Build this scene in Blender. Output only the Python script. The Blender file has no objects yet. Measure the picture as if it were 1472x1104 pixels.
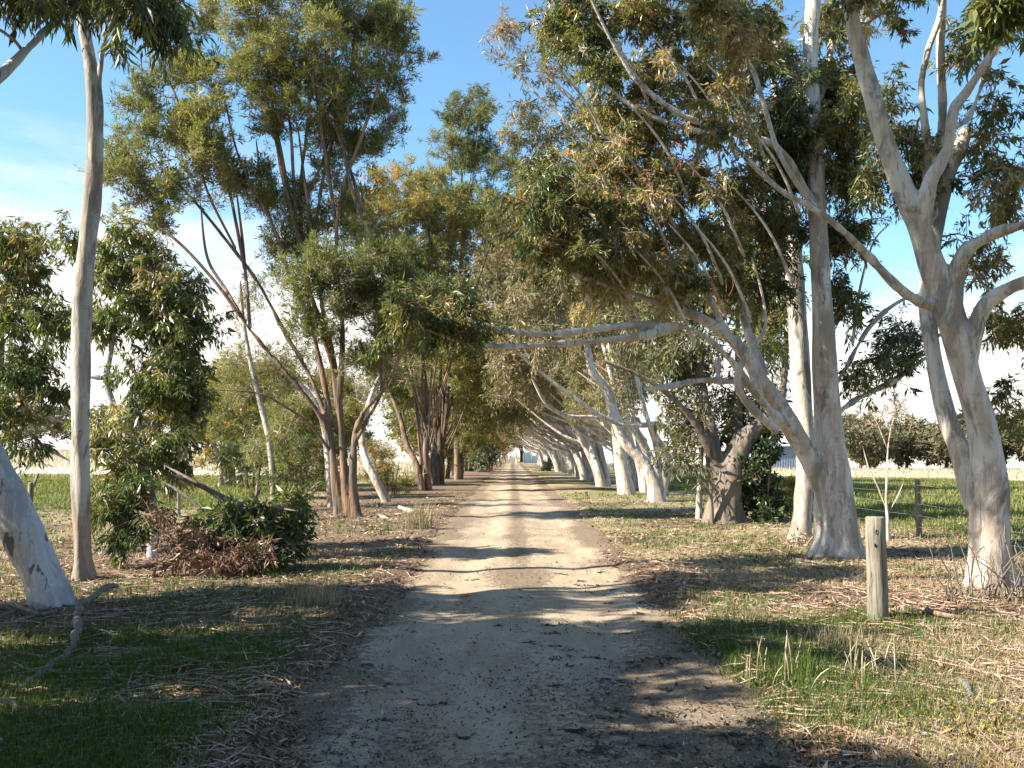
import bpy, math, random
import numpy as np
rng = np.random.default_rng(7)
random.seed(7)
C = bpy.context.scene.collection
F = 1400.0; PITCH = math.radians(4.2); CAMZ = 1.6
cp, sp = math.cos(PITCH), math.sin(PITCH)

# ------------------------------------------------------------------ helpers
def P(u, v, d):
    a = (u-736)/F; b = (552-v)/F
    t = d/(cp - b*sp)
    return np.array([a*t, d, CAMZ + t*(b*cp + sp)])

def _h(i, j, s):
    n = np.sin(i*127.1 + j*311.7 + s*74.7)*43758.5453
    return n - np.floor(n)
def vn(x, y, s=0):
    x = np.asarray(x, float); y = np.asarray(y, float)
    i = np.floor(x); j = np.floor(y); fx = x-i; fy = y-j
    fx = fx*fx*(3-2*fx); fy = fy*fy*(3-2*fy)
    a = _h(i, j, s); b = _h(i+1, j, s); c = _h(i, j+1, s); d = _h(i+1, j+1, s)
    return (a*(1-fx)+b*fx)*(1-fy) + (c*(1-fx)+d*fx)*fy
def fbm(x, y, s=0, o=3):
    r = 0; a = 0.5; t = 0
    for k in range(o):
        r = r + a*vn(x*2**k, y*2**k, s+k); t += a; a *= .5
    return r/t
def ss(x, a, b):
    t = np.clip((np.asarray(x, float)-a)/(b-a), 0, 1); return t*t*(3-2*t)

ROADX = 0.12
def road_w(y): return 1.36 + 0.012*np.clip(y, 0, 30) + 0.42*(vn(y*.45, 3.1, 5)-.5)
def gz(x, y):
    x = np.asarray(x, float); y = np.asarray(y, float)
    w = road_w(y) + 0.5*(fbm(x*1.1+9, y*1.4, 11)-.5) + .12*(vn(x*5, y*6, 12)-.5)
    ax = np.abs(x-ROADX)
    verge = ss(ax, w-.25, w+.35)
    fade = np.exp(-np.clip(y, 0, None)/60)
    z = -.055 + .075*verge + verge*fade*(.10*(fbm(x*.6, y*.6, 21)-.4) + .035*(vn(x*3, y*3, 22)-.5))
    z = z + 2.2*ss(y, 55, 170)*ss(-x, 14, 45)
    z = z - .5*ss(y, 40, 110)*ss(x, 12, 40)
    return z
def G(u, v):
    d = CAMZ*F/(v-655.0)
    p = P(u, v, d); p[2] = float(gz(p[0], p[1])); return p

class MB:
    def __init__(s): s.v = []; s.f = []; s.m = []; s.t = []; s.n = 0
    def add(s, v, f, mat=0, tint=0.5):
        v = np.asarray(v, float).reshape(-1, 3); f = np.asarray(f, int)
        if len(f) == 0: return
        s.v.append(v); s.f.append(f + s.n); s.n += len(v)
        s.m.append(np.full(len(f), mat, int))
        s.t.append(np.full(len(f), tint, float) if np.isscalar(tint) else np.asarray(tint, float))
    def build(s, name, mats, parent=None, smooth=True, off=None):
        me = bpy.data.meshes.new(name)
        v = np.concatenate(s.v)
        if off is not None: v = v - np.asarray(off)
        loops = np.concatenate([f.ravel() for f in s.f])
        tot = np.concatenate([np.full(len(f), f.shape[1], int) for f in s.f])
        st = np.concatenate([[0], np.cumsum(tot)[:-1]])
        me.vertices.add(len(v)); me.vertices.foreach_set('co', v.astype(np.float32).ravel())
        me.loops.add(len(loops)); me.loops.foreach_set('vertex_index', loops.astype(np.int32))
        me.polygons.add(len(tot)); me.polygons.foreach_set('loop_start', st.astype(np.int32))
        for m in (mats if isinstance(mats, (list, tuple)) else [mats]): me.materials.append(m)
        me.polygons.foreach_set('material_index', np.concatenate(s.m).astype(np.int32))
        a = me.attributes.new('tint', 'FLOAT', 'FACE')
        a.data.foreach_set('value', np.concatenate(s.t).astype(np.float32))
        me.update(calc_edges=True)
        me.polygons.foreach_set('use_smooth', np.full(len(tot), smooth, bool))
        o = bpy.data.objects.new(name, me); C.objects.link(o)
        if parent is not None: o.parent = parent
        return o

def norm(a): return a/np.maximum(np.linalg.norm(a, axis=-1, keepdims=True), 1e-9)
def rdir(n):
    return norm(rng.normal(size=(n, 3)))

def strands(Pt, R, S=3):
    Pt = np.asarray(Pt, float); R = np.asarray(R, float)
    N, K, _ = Pt.shape
    d = norm(Pt[:, -1]-Pt[:, 0]); ref = np.where(np.abs(d[:, 2:3]) > .9, np.array([[1., 0, 0]]), np.array([[0, 0, 1.]]))
    a = norm(np.cross(d, ref)); b = np.cross(d, a)
    th = np.arange(S)*2*math.pi/S
    ring = np.cos(th)[None, :, None]*a[:, None, :] + np.sin(th)[None, :, None]*b[:, None, :]
    v = Pt[:, :, None, :] + R[:, :, None, None]*ring[:, None, :, :]
    idx = np.arange(N*K*S).reshape(N, K, S)
    q = np.stack([idx[:, :-1, :], np.roll(idx, -1, 2)[:, :-1, :], np.roll(idx, -1, 2)[:, 1:, :], idx[:, 1:, :]], -1)
    return v.reshape(-1, 3), q.reshape(-1, 4)

def curve(pts, step):
    """Catmull-Rom through the rows of pts (xyz + radius), resampled"""
    p = np.asarray(pts, float)
    if len(p) == 2: p = np.stack([p[0], (p[0]+p[1])/2, p[1]])
    e = np.concatenate([[2*p[0]-p[1]], p, [2*p[-1]-p[-2]]])
    out = []
    for i in range(1, len(e)-2):
        L = np.linalg.norm(e[i+1, :3]-e[i, :3]); n = max(2, int(L/step))
        t = np.linspace(0, 1, n, endpoint=False)[:, None]
        a, b, c, d = e[i-1], e[i], e[i+1], e[i+2]
        out.append(.5*((2*b)+(-a+c)*t+(2*a-5*b+4*c-d)*t*t+(-a+3*b-3*c+d)*t**3))
    out.append(p[-1:]); r = np.concatenate(out); r[:, 3] = np.maximum(r[:, 3], .003); return r

def tube(pr, S=10, lump=.06, seed=0, close=True):
    """sweep a lumpy round section along rows of xyz+r with parallel transport"""
    pr = np.asarray(pr, float); p = pr[:, :3]; r = pr[:, 3]
    t = norm(np.gradient(p, axis=0))
    u = np.cross(t[0], [0, 1, .1]); u /= np.linalg.norm(u)
    U = []
    for k in range(len(p)):
        u = u - t[k]*np.dot(u, t[k]); u /= np.linalg.norm(u); U.append(u)
    U = np.array(U); W = np.cross(t, U)
    th = np.arange(S)*2*math.pi/S
    s = np.concatenate([[0], np.cumsum(np.linalg.norm(np.diff(p, axis=0), axis=1))])
    rr = r[:, None]*(1 + lump*2*(vn(np.cos(th)[None]*1.3+seed*7+s[:, None]*.9, np.sin(th)[None]*1.3+s[:, None]*.7, seed)-.5)
                     + lump*(vn(th[None]*3+seed, s[:, None]*3, seed+3)-.5)*np.minimum(1, np.minimum(th, 2*math.pi-th))[None])
    if close: rr[0] *= .02; rr[-1] *= .02
    v = p[:, None]+rr[..., None]*(np.cos(th)[None, :, None]*U[:, None]+np.sin(th)[None, :, None]*W[:, None])
    K = len(p); idx = np.arange(K*S).reshape(K, S)
    n = np.roll(idx, -1, 1)
    q = np.stack([idx[:-1], n[:-1], n[1:], idx[1:]], -1).reshape(-1, 4)
    return v.reshape(-1, 3), q

def tag(o, label, cat, group=None, kind=None):
    o['label'] = label
    if cat: o['category'] = cat
    if group: o['group'] = group
    if kind: o['kind'] = kind
    return o
def empty(name, loc, label, cat, group=None):
    o = bpy.data.objects.new(name, None); C.objects.link(o); o.location = [float(q) for q in loc]; o.empty_display_size = .2
    return tag(o, label, cat, group)
def dup(root, loc, rz=0, sc=(1, 1, 1), label=None, group=None):
    r = root.copy(); C.objects.link(r); r.location = [float(q) for q in loc]; r.rotation_euler = (0, 0, rz); r.scale = sc
    if label: r['label'] = label
    if group: r['group'] = group
    for ch in list(root.children):
        c = ch.copy(); C.objects.link(c); c.parent = r
    return r

# ------------------------------------------------------------------ materials
class NT:
    def __init__(s, name):
        s.mat = bpy.data.materials.new(name); s.mat.use_nodes = True
        s.t = s.mat.node_tree; s.t.nodes.clear()
        s.out = s.n('ShaderNodeOutputMaterial')
    def n(s, ty, **kw):
        x = s.t.nodes.new(ty)
        for k, v in kw.items():
            if k in x.inputs.keys(): x.inputs[k].default_value = v
            else: setattr(x, k, v)
        return x
    def l(s, a, b): s.t.links.new(a, b)
    def ramp(s, fac, stops, interp='LINEAR'):
        r = s.n('ShaderNodeValToRGB'); r.color_ramp.interpolation = interp
        e = r.color_ramp.elements
        while len(e) < len(stops): e.new(.5)
        for k, (p, c) in enumerate(stops):
            e[k].position = p; e[k].color = (*c, 1) if len(c) == 3 else c
        s.l(fac, r.inputs['Fac']); return r.outputs['Color']
    def noise(s, vec, scale, detail=4, rough=.6, dist=0):
        x = s.n('ShaderNodeTexNoise'); x.inputs['Scale'].default_value = scale; x.inputs['Detail'].default_value = detail
        x.inputs['Roughness'].default_value = rough; x.inputs['Distortion'].default_value = dist
        if vec is not None: s.l(vec, x.inputs['Vector'])
        return x.outputs['Fac']
    def mix(s, fac, a, b, mode='MIX'):
        x = s.n('ShaderNodeMix', data_type='RGBA', blend_type=mode)
        for k, q in ((0, fac), (6, a), (7, b)):
            if hasattr(q, 'is_linked'): s.l(q, x.inputs[k])
            elif k == 0: x.inputs[0].default_value = q
            else: x.inputs[k].default_value = (*q, 1)
        return x.outputs[2]
    def math(s, op, a, b=0.0):
        x = s.n('ShaderNodeMath', operation=op)
        for k, q in enumerate((a, b)):
            if hasattr(q, 'is_linked'): s.l(q, x.inputs[k])
            else: x.inputs[k].default_value = q
        return x.outputs[0]
    def mapped(s, scale=(1, 1, 1), rand=True):
        tc = s.n('ShaderNodeTexCoord'); v = tc.outputs['Object']
        if rand:
            oi = s.n('ShaderNodeObjectInfo'); m = s.n('ShaderNodeVectorMath', operation='SCALE')
            cb = s.n('ShaderNodeCombineXYZ', X=37., Y=19., Z=11.)
            s.l(cb.outputs[0], m.inputs[0]); s.l(oi.outputs['Random'], m.inputs['Scale'])
            ad = s.n('ShaderNodeVectorMath', operation='ADD'); s.l(v, ad.inputs[0]); s.l(m.outputs[0], ad.inputs[1]); v = ad.outputs[0]
        mp = s.n('ShaderNodeMapping'); mp.inputs['Scale'].default_value = scale; s.l(v, mp.inputs['Vector'])
        return mp.outputs[0]
    def attr(s, name): return s.n('ShaderNodeAttribute', attribute_name=name).outputs['Fac']
    def principled(s, col, rough=.8, spec=.3, bump=None, bs=.3, bd=.02):
        p = s.n('ShaderNodeBsdfPrincipled')
        if hasattr(col, 'is_linked'): s.l(col, p.inputs['Base Color'])
        else: p.inputs['Base Color'].default_value = (*col, 1)
        p.inputs['Roughness'].default_value = rough; p.inputs['Specular IOR Level'].default_value = spec
        if bump is not None:
            b = s.n('ShaderNodeBump'); b.inputs['Strength'].default_value = bs; b.inputs['Distance'].default_value = bd
            s.l(bump, b.inputs['Height']); s.l(b.outputs[0], p.inputs['Normal'])
        return p
    def done(s, p): s.l(p.outputs[0], s.out.inputs['Surface']); return s.mat

def leaf_mat(name, stops, rough=.38, trans=.3, spec=.5, tt=(1.25, 1.2, .55), k=1.3):
    n = NT(name); stops = [(a, tuple(k*x for x in c)) for a, c in stops]
    c = n.ramp(n.attr('tint'), stops)
    p = n.principled(c, rough, spec)
    t = n.n('ShaderNodeBsdfTranslucent')
    tc = n.mix(1.0, c, tt, 'MULTIPLY'); n.l(tc, t.inputs['Color'])
    m = n.n('ShaderNodeMixShader'); m.inputs[0].default_value = trans
    n.l(p.outputs[0], m.inputs[1]); n.l(t.outputs[0], m.inputs[2])
    n.l(m.outputs[0], n.out.inputs['Surface']); return n.mat

GUM = leaf_mat('gum_leaves', [(0, (.03, .046, .018)), (.3, (.075, .095, .03)), (.55, (.13, .15, .045)), (.76, (.185, .165, .055)), (.92, (.23, .125, .05)), (1, (.34, .30, .17))], .34, .42, .55)
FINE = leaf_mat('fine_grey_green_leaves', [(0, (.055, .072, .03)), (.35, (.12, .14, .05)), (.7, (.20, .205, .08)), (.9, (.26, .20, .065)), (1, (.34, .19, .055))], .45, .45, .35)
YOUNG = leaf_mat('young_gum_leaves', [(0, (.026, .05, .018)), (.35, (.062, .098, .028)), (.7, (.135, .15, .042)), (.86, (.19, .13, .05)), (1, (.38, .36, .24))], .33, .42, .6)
DARKL = leaf_mat('dark_shrub_leaves', [(0, (.02, .036, .014)), (.5, (.045, .07, .024)), (.85, (.08, .10, .03)), (1, (.16, .15, .06))], .42, .22, .5)
ROWL = leaf_mat('brown_green_row_leaves', [(0, (.06, .072, .033)), (.35, (.125, .13, .06)), (.7, (.185, .17, .085)), (1, (.26, .18, .11))], .45, .36, .4, (1.12, 1.12, .7))
YELL = leaf_mat('yellow_green_leaves', [(0, (.12, .11, .03)), (.5, (.25, .20, .05)), (1, (.36, .22, .07))], .5, .35, .3)
DEADL = leaf_mat('dead_leaves', [(0, (.06, .028, .018)), (.5, (.13, .075, .052)), (.85, (.23, .155, .105)), (1, (.5, .42, .32))], .55, .15, .35)
DIST = leaf_mat('distant_tree_leaves', [(0, (.05, .058, .036)), (.5, (.10, .10, .055)), (1, (.19, .145, .085))], .6, .2, .2)

def gum_bark(name, light=(.56, .52, .465), grey=(.25, .225, .20), tan=(.38, .26, .18), dark=(.12, .09, .07), base_dark=.5, scar=(.63, .68, .6)):
    n = NT(name)
    v = n.mapped((1, 1, .28)); v2 = n.mapped((1, 1, .12)); v3 = n.mapped((1, 1, 1))
    a = n.noise(v, 2.6, 8, .68, .7)
    col = n.mix(n.ramp(a, [(.44, (0, 0, 0)), (.475, (.55, .55, .55)), (.485, (.8, .8, .8)), (.54, (1, 1, 1))]), grey, light)
    b = n.noise(v, 3.4, 8, .66, .9)
    col = n.mix(n.math('MULTIPLY', n.ramp(b, [(.50, (0, 0, 0)), (.535, (.75, .75, .75)), (.62, (1, 1, 1))]), .62), col, tan)
    f = n.noise(v2, 14, 3, .7, .3)
    col = n.mix(n.math('MULTIPLY', n.ramp(f, [(.56, (0, 0, 0)), (.64, (1, 1, 1))]), .6), col, grey)
    cr_ = n.noise(n.mapped((1, 1, .05)), 26, 4, .7, .25)
    col = n.mix(n.math('MULTIPLY', n.ramp(cr_, [(.62, (0, 0, 0)), (.67, (1, 1, 1))]), .7), col, dark)
    k = n.noise(n.mapped((1, 1, .45)), 4.5, 3, .55, .5)
    col = n.mix(n.math('MULTIPLY', n.ramp(k, [(scar[0], (0, 0, 0)), (scar[1], (1, 1, 1))]), scar[2]), col, dark)
    w = n.noise(n.mapped((1, 1, 5)), 3.5, 3, .6)
    col = n.mix(n.math('MULTIPLY', n.ramp(w, [(.60, (0, 0, 0)), (.7, (1, 1, 1))]), .25), col, dark)
    # weathered rough butt at the foot of the tree
    tc = n.n('ShaderNodeTexCoord'); sx = n.n('ShaderNodeSeparateXYZ'); n.l(tc.outputs['Object'], sx.inputs[0])
    hz = n.math('ADD', sx.outputs['Z'], n.math('MULTIPLY', n.math('SUBTRACT', n.noise(v, 3, 4), .55), 2.2))
    ft = n.ramp(n.math('MULTIPLY', hz, .6), [(.25, (1, 1, 1)), (.75, (0, 0, 0))])
    rb = n.noise(n.mapped((1, 1, .35)), 9, 5, .7, .5)
    col = n.mix(n.math('MULTIPLY', n.math('MULTIPLY', ft, n.ramp(rb, [(.4, (0, 0, 0)), (.6, (1, 1, 1))])), base_dark), col, (.20, .15, .11))
    bump = n.math('ADD', n.math('MULTIPLY', n.noise(n.mapped((1, 1, .2)), 16, 4, .65), .6), n.math('MULTIPLY', a, .8))
    return n.done(n.principled(col, .72, .22, bump, .55, .03))
BARK = gum_bark('smooth_gum_bark')
BARKG = gum_bark('grey_gum_bark', (.45, .42, .37), (.19, .175, .16), (.28, .21, .16), (.07, .055, .045), .6)
BARKP = gum_bark('pale_blue_white_bark', (.50, .485, .48), (.33, .325, .335), (.46, .42, .38), (.05, .055, .07), .12, (.605, .63, .85))
BARKW = gum_bark('bright_white_bark', (.64, .59, .53), (.33, .29, .25), (.44, .31, .215), (.12, .085, .065), .5)
def stringy(name, a, b, c):
    n = NT(name); v = n.mapped((1, 1, .07))
    f = n.noise(v, 22, 4, .65, .4); g = n.noise(n.mapped((1, 1, .18)), 5, 4, .6, .5)
    col = n.mix(n.ramp(f, [(.38, (0, 0, 0)), (.62, (1, 1, 1))]), a, b)
    col = n.mix(n.math('MULTIPLY', n.ramp(g, [(.48, (0, 0, 0)), (.62, (1, 1, 1))]), .8), col, c)
    return n.done(n.principled(col, .85, .15, f, .8, .03))
BARKB = stringy('stringy_brown_bark', (.075, .058, .047), (.20, .155, .125), (.34, .20, .12))
BARKD = stringy('dark_stringy_bark', (.055, .042, .034), (.15, .115, .09), (.22, .14, .09))
TWIG = stringy('twig_bark', (.13, .09, .07), (.27, .20, .16), (.30, .16, .11))
TWIGP = stringy('pale_twig_bark', (.26, .20, .165), (.48, .39, .32), (.42, .26, .18))
REDT = stringy('red_young_twigs', (.20, .06, .04), (.38, .13, .09), (.42, .20, .13))
DEADW = stringy('dead_grey_wood', (.10, .088, .078), (.235, .21, .185), (.18, .145, .115))

def post_mat():
    n = NT('weathered_post_wood'); v = n.mapped((1, 1, .06))
    f = n.noise(v, 30, 5, .7, .4); g = n.noise(n.mapped((1, 1, .4)), 4, 4)
    c = n.ramp(f, [(.36, (.045, .038, .03)), (.44, (.20, .175, .14)), (.6, (.29, .26, .21)), (.75, (.36, .33, .27))])
    c = n.mix(n.math('MULTIPLY', n.ramp(g, [(.48, (0, 0, 0)), (.6, (1, 1, 1))]), .6), c, (.15, .145, .11))
    return n.done(n.principled(c, .85, .15, f, .9, .02))
POST = post_mat()
def plain(name, col, rough=.6, var=.15, metal=0, scale=3):
    n = NT(name); a = n.noise(n.mapped((1, 1, 1)), scale, 4)
    c = n.mix(a, tuple(x*(1-var) for x in col), tuple(min(1, x*(1+var)) for x in col))
    p = n.principled(c, rough, .3); p.inputs['Metallic'].default_value = metal; return n.done(p)
WIRE = plain('galvanised_wire', (.42, .43, .42), .45, .2, .6)
SHEDW = plain('blue_grey_sheet_metal', (.20, .24, .31), .5, .12)
SHEDR = plain('pale_roof_sheet', (.5, .53, .56), .45, .1)
GATEP = plain('pale_blue_gate_sheet', (.55, .66, .70), .55, .1)
WHITEW = plain('white_painted_wood', (.75, .74, .70), .6, .1)
HOLE = plain('dark_hollow', (.02, .016, .012), .9, .2)

def tint_ramp(name, stops, rough=.8, trans=0, tt=(1.25, 1.2, .55)):
    return leaf_mat(name, stops, rough, trans, .2, tt, .9)
GRASSG = tint_ramp('green_grass_blades', [(0, (.035, .075, .015)), (.5, (.075, .13, .026)), (.85, (.14, .175, .04)), (1, (.28, .25, .10))], .55, .3)
GRASSD = tint_ramp('dry_grass_blades', [(0, (.19, .15, .075)), (.5, (.36, .30, .175)), (.75, (.48, .41, .27)), (1, (.66, .60, .48))], .7, .25, (1, .97, .85))
LITTER = tint_ramp('fallen_leaf_litter', [(0, (.07, .036, .022)), (.4, (.19, .105, .062)), (.75, (.34, .22, .145)), (.92, (.46, .36, .26)), (1, (.68, .62, .52))], .6)
BARKS = tint_ramp('shed_bark_strips', [(0, (.085, .05, .032)), (.5, (.24, .145, .095)), (1, (.48, .36, .27))], .75)
GRAVEL = tint_ramp('pale_gravel', [(0, (.14, .12, .10)), (.5, (.38, .33, .26)), (1, (.62, .56, .47))], .9)
DUNG = tint_ramp('dark_road_crumbs', [(0, (.03, .025, .02)), (.6, (.085, .066, .05)), (1, (.2, .16, .12))], .9)

# ------------------------------------------------------------------ foliage
def leaves(mb, pos, out, L, W, droop, spread, tint, mat):
    n = len(pos)
    d = norm(out*(1-spread) + rdir(n)*spread*1.1 + np.array([0, 0, -droop]))
    s = norm(np.cross(d, rdir(n)))
    k_ = np.exp(rng.normal(size=n)*.30-.03)[:, None]; l = L*k_; w = W*k_*rng.uniform(.65, 1.25, n)[:, None]*.5
    nn = np.cross(d, s)
    mid = pos + d*l*.42 + nn*l*.05
    v = np.stack([pos, mid-s*w, pos+d*l, mid+s*w], 1)
    mb.add(v.reshape(-1, 3), np.arange(4*n).reshape(n, 4), mat, tint)

class Tree:
    def __init__(s, name, label, cat, base, bark, leaf, group=None, twig=None, vox=0, S=10, L=.12, W=.022, droop=.5, spread=.55, lump=.06, red=0.0, nt=10, up=.15):
        s.nt, s.up = nt, up
        s.base = np.array(base, float); s.root = empty(name, s.base, label, cat, group)
        s.bark, s.leaf, s.twig = bark, leaf, twig or TWIG
        s.tr = MB(); s.cr = MB(); s.sk = []; s.skr = []; s.vox = vox; s.S = S; s.k = 0
        s.L, s.W, s.droop, s.spread, s.lump, s.red = L, W, droop, spread, lump, red
    def limb(s, rows, step=None, S=None, thin=False):
        step = step or (.08 if s.vox else .2)
        c = curve(rows, step); s.k += 1
        if len(c) < 4: c = curve(rows, step/4)
        if s.vox and not thin:
            big = c[:, 3] > 1.35*s.vox; cut = int(np.max(np.nonzero(big)[0]))+1 if big.any() else 0
            if cut < 4: thin = True
            elif cut < len(c)-3:
                v2, q2 = tube(c[max(0, cut-4):], max(6, (S or s.S)//2), s.lump, s.k, False); s.cr.add(v2, q2, 3, .5)
        v, q = tube(c, S or s.S, s.lump, s.k)
        (s.cr if thin else s.tr).add(v, q, 3 if thin else 0, .5)
        s.sk.append(c[::max(1, int(.2/step)), :3]); s.skr.append(c[::max(1, int(.2/step)), 3])
        return c
    def plimb(s, pts, d0, d1, w0, w1, **kw):
        n = len(pts); rows = []
        for i, q in enumerate(pts):
            t = i/(n-1); d = d0+(d1-d0)*t
            w = q[2] if len(q) > 2 else w0+(w1-w0)*t
            rows.append([*P(q[0], q[1], d), w*d/F/2])
        return s.limb(rows, **kw)
    def clump(s, c, r, puffs, n=220, pr=.42, tint=.45, tv=.16, shell=.5, link=True, L=None, W=None, droop=None, low=.0):
        c = np.asarray(c, float); r = np.asarray(r, float)
        L = L or s.L; W = W or s.W; droop = s.droop if droop is None else droop
        sk = np.concatenate(s.sk); skr = np.concatenate(s.skr)
        dist = np.linalg.norm(sk-c, axis=1) + .7*np.clip(sk[:, 2]-c[2], 0, None)
        j = int(np.argmin(dist)); a = sk[j]; dl = np.linalg.norm(c-a)
        sub = None
        if link and dl > .15:
            t = np.linspace(0, 1, 7)[:, None]
            sub = a + (c-a)*t + np.array([0, 0, .12*dl])*np.sin(t*math.pi) + rng.normal(size=(7, 3))*.06*dl*np.sin(t*math.pi)
            r0 = min(skr[j]*.75, .012+.014*dl)
            v, q = strands(sub[None], np.linspace(r0, max(.006, r0*.4), 7)[None], 5); s.cr.add(v, q, 1, .5)
            s.sk.append(sub[2:]); s.skr.append(np.full(5, r0*.7))
        # puff centres, thrown towards the shell of the ellipsoid
        puffs = max(2, int(puffs*1.3)); dd = rdir(puffs)
        rad = rng.random(puffs)**(1-shell)*np.where(rng.random(puffs) < .18, rng.uniform(1.1, 1.55, puffs), 1.)
        tl = rng.normal(size=3)*.35; tl[2] = 0
        pc = c + dd*rad[:, None]*r
        pc[:, 2] += ((pc-c)@tl)
        prs = pr*np.exp(rng.normal(size=puffs)*.28-.06)
        # twigs from the nearest skeleton to each puff
        loc = sub[2:] if sub is not None else sk[np.argsort(np.linalg.norm(sk-c, axis=1))[:6]]
        jj = np.argmin(np.linalg.norm(pc[:, None]-loc[None], axis=2), axis=1); st = loc[jj]
        t = np.linspace(0, 1, 5)[None, :, None]; ln = np.linalg.norm(pc-st, axis=1)[:, None, None]
        br = st[:, None] + (pc-st)[:, None]*t + np.sin(t*math.pi)*(rng.normal(size=(puffs, 1, 3))*.10*ln + np.array([0, 0, -.05])*ln)
        R = np.linspace(1, .45, 5)[None]*(.005+.006*ln[:, :, 0])
        v, q = strands(br, R, 3); s.cr.add(v, q, 1, .5)
        nt = s.nt; te = np.repeat(pc, nt, 0); tp = np.repeat(prs, nt)[:, None]
        td = norm(rdir(puffs*nt)+np.array([0, 0, s.up])); tl_ = tp*rng.uniform(.55, 1.25, (len(te), 1))
        te = te + rdir(len(te))*tp*.25
        tm = te + td*tl_*.55 + np.array([0, 0, .06])*tp; tt = te + td*tl_ - np.array([0, 0, .22*max(droop, 0)])*tl_
        v, q = strands(np.stack([te, tm, tt], 1), np.tile(np.array([.0065, .005, .002])*max(1, pr/.4), (len(te), 1)), 3); s.cr.add(v, q, 1, .5)
        # leaves set along the twigs, so that they read as sprays
        cnt = np.maximum(14, (n*.85*(prs/pr)**2).astype(int)); idx = np.repeat(np.arange(puffs), cnt); N = len(idx)
        tw = idx*nt + rng.integers(0, nt, N); u = (rng.beta(2.2, 1.1, N)*1.04)[:, None]
        pos = te[tw]*(1-u)**2 + 2*u*(1-u)*tm[tw] + u*u*tt[tw]
        of = rdir(N); pos = pos + of*(rng.random(N)**.7*.20*prs[idx])[:, None]
        ptint = tint + rng.normal(size=puffs)*tv + (rng.random(puffs) < s.red)*.4
        leaves(s.cr, pos, norm(td[tw]*.75+of*.5), L, W, droop, s.spread, np.clip(ptint[idx]+rng.normal(size=N)*.13, 0.01, .99), 0)
    def pclump(s, u, v, ru, rv, d, rd, puffs, **kw):
        k = d/F; s.clump(P(u, v, d), (ru*k, rd, rv*k), puffs, **kw)
    def red_twigs(s, c, r, n):
        c = np.asarray(c, float); a = c+rng.normal(size=(n, 3))*r*.35; d = norm(rdir(n)+np.array([0, 0, .5]))
        t = np.linspace(0, 1, 4)[None, :, None]; ln = (r*rng.uniform(.5, 1.2, n))[:, None, None]
        b = a[:, None]+d[:, None]*t*ln+rng.normal(size=(n, 1, 3))*.2*ln*t*t
        v, q = strands(b, np.tile([.008, .006, .005, .003], (n, 1)), 3); s.cr.add(v, q, 2, .5)
    def done(s):
        if s.tr.v:
            o = s.tr.build('trunk', s.bark, s.root, True, s.base)
            if s.vox:
                m = o.modifiers.new('r', 'REMESH'); m.mode = 'VOXEL'; m.voxel_size = s.vox
                m2 = o.modifiers.new('s', 'SMOOTH'); m2.factor = .5; m2.iterations = 5
                dg = bpy.context.evaluated_depsgraph_get()
                me = bpy.data.meshes.new_from_object(o.evaluated_get(dg)); o.modifiers.clear()
                me.materials.clear(); me.materials.append(s.bark)
                nv = len(me.vertices); co = np.empty(nv*3, np.float32); me.vertices.foreach_get('co', co); co = co.reshape(-1, 3).astype(float)
                no = np.empty(nv*3, np.float32); me.vertices.foreach_get('normal', no); no = no.reshape(-1, 3)
                low = 1+1.6*np.exp(-np.clip(co[:, 2], 0, None)/.6)
                dsp = (vn(co[:, 0]*5+co[:, 2]*.6, co[:, 1]*5+co[:, 2]*.9, s.k)-.5)*.035*low + (vn(co[:, 0]*11+co[:, 2]*1.7, co[:, 1]*11-co[:, 2]*1.3, 3)-.5)*.02*low
                rad_ = np.hypot(co[:, 0], co[:, 1]); th_ = np.arctan2(co[:, 1], co[:, 0])
                fl = np.exp(-np.clip(co[:, 2]+.05, 0, None)/.16)*(.35+.65*np.clip(np.sin(th_*4+s.k+1.3*np.sin(th_*3)), 0, 1))*np.where(rad_ < .75, 1, 0)*np.minimum(.14, rad_*.38)
                co[:, :2] += (co[:, :2]/np.maximum(rad_, .01)[:, None])*fl[:, None]
                me.vertices.foreach_set('co', (co+no*dsp[:, None]).astype(np.float32).ravel()); me.update()
                me.polygons.foreach_set('use_smooth', np.ones(len(me.polygons), bool)); old = o.data; o.data = me; bpy.data.meshes.remove(old)
        if s.cr.v: s.cr.build('crown', [s.leaf, s.twig, REDT, s.bark], s.root, False, s.base)
        return s.root

def foot(u, v): return G(u, v)

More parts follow.
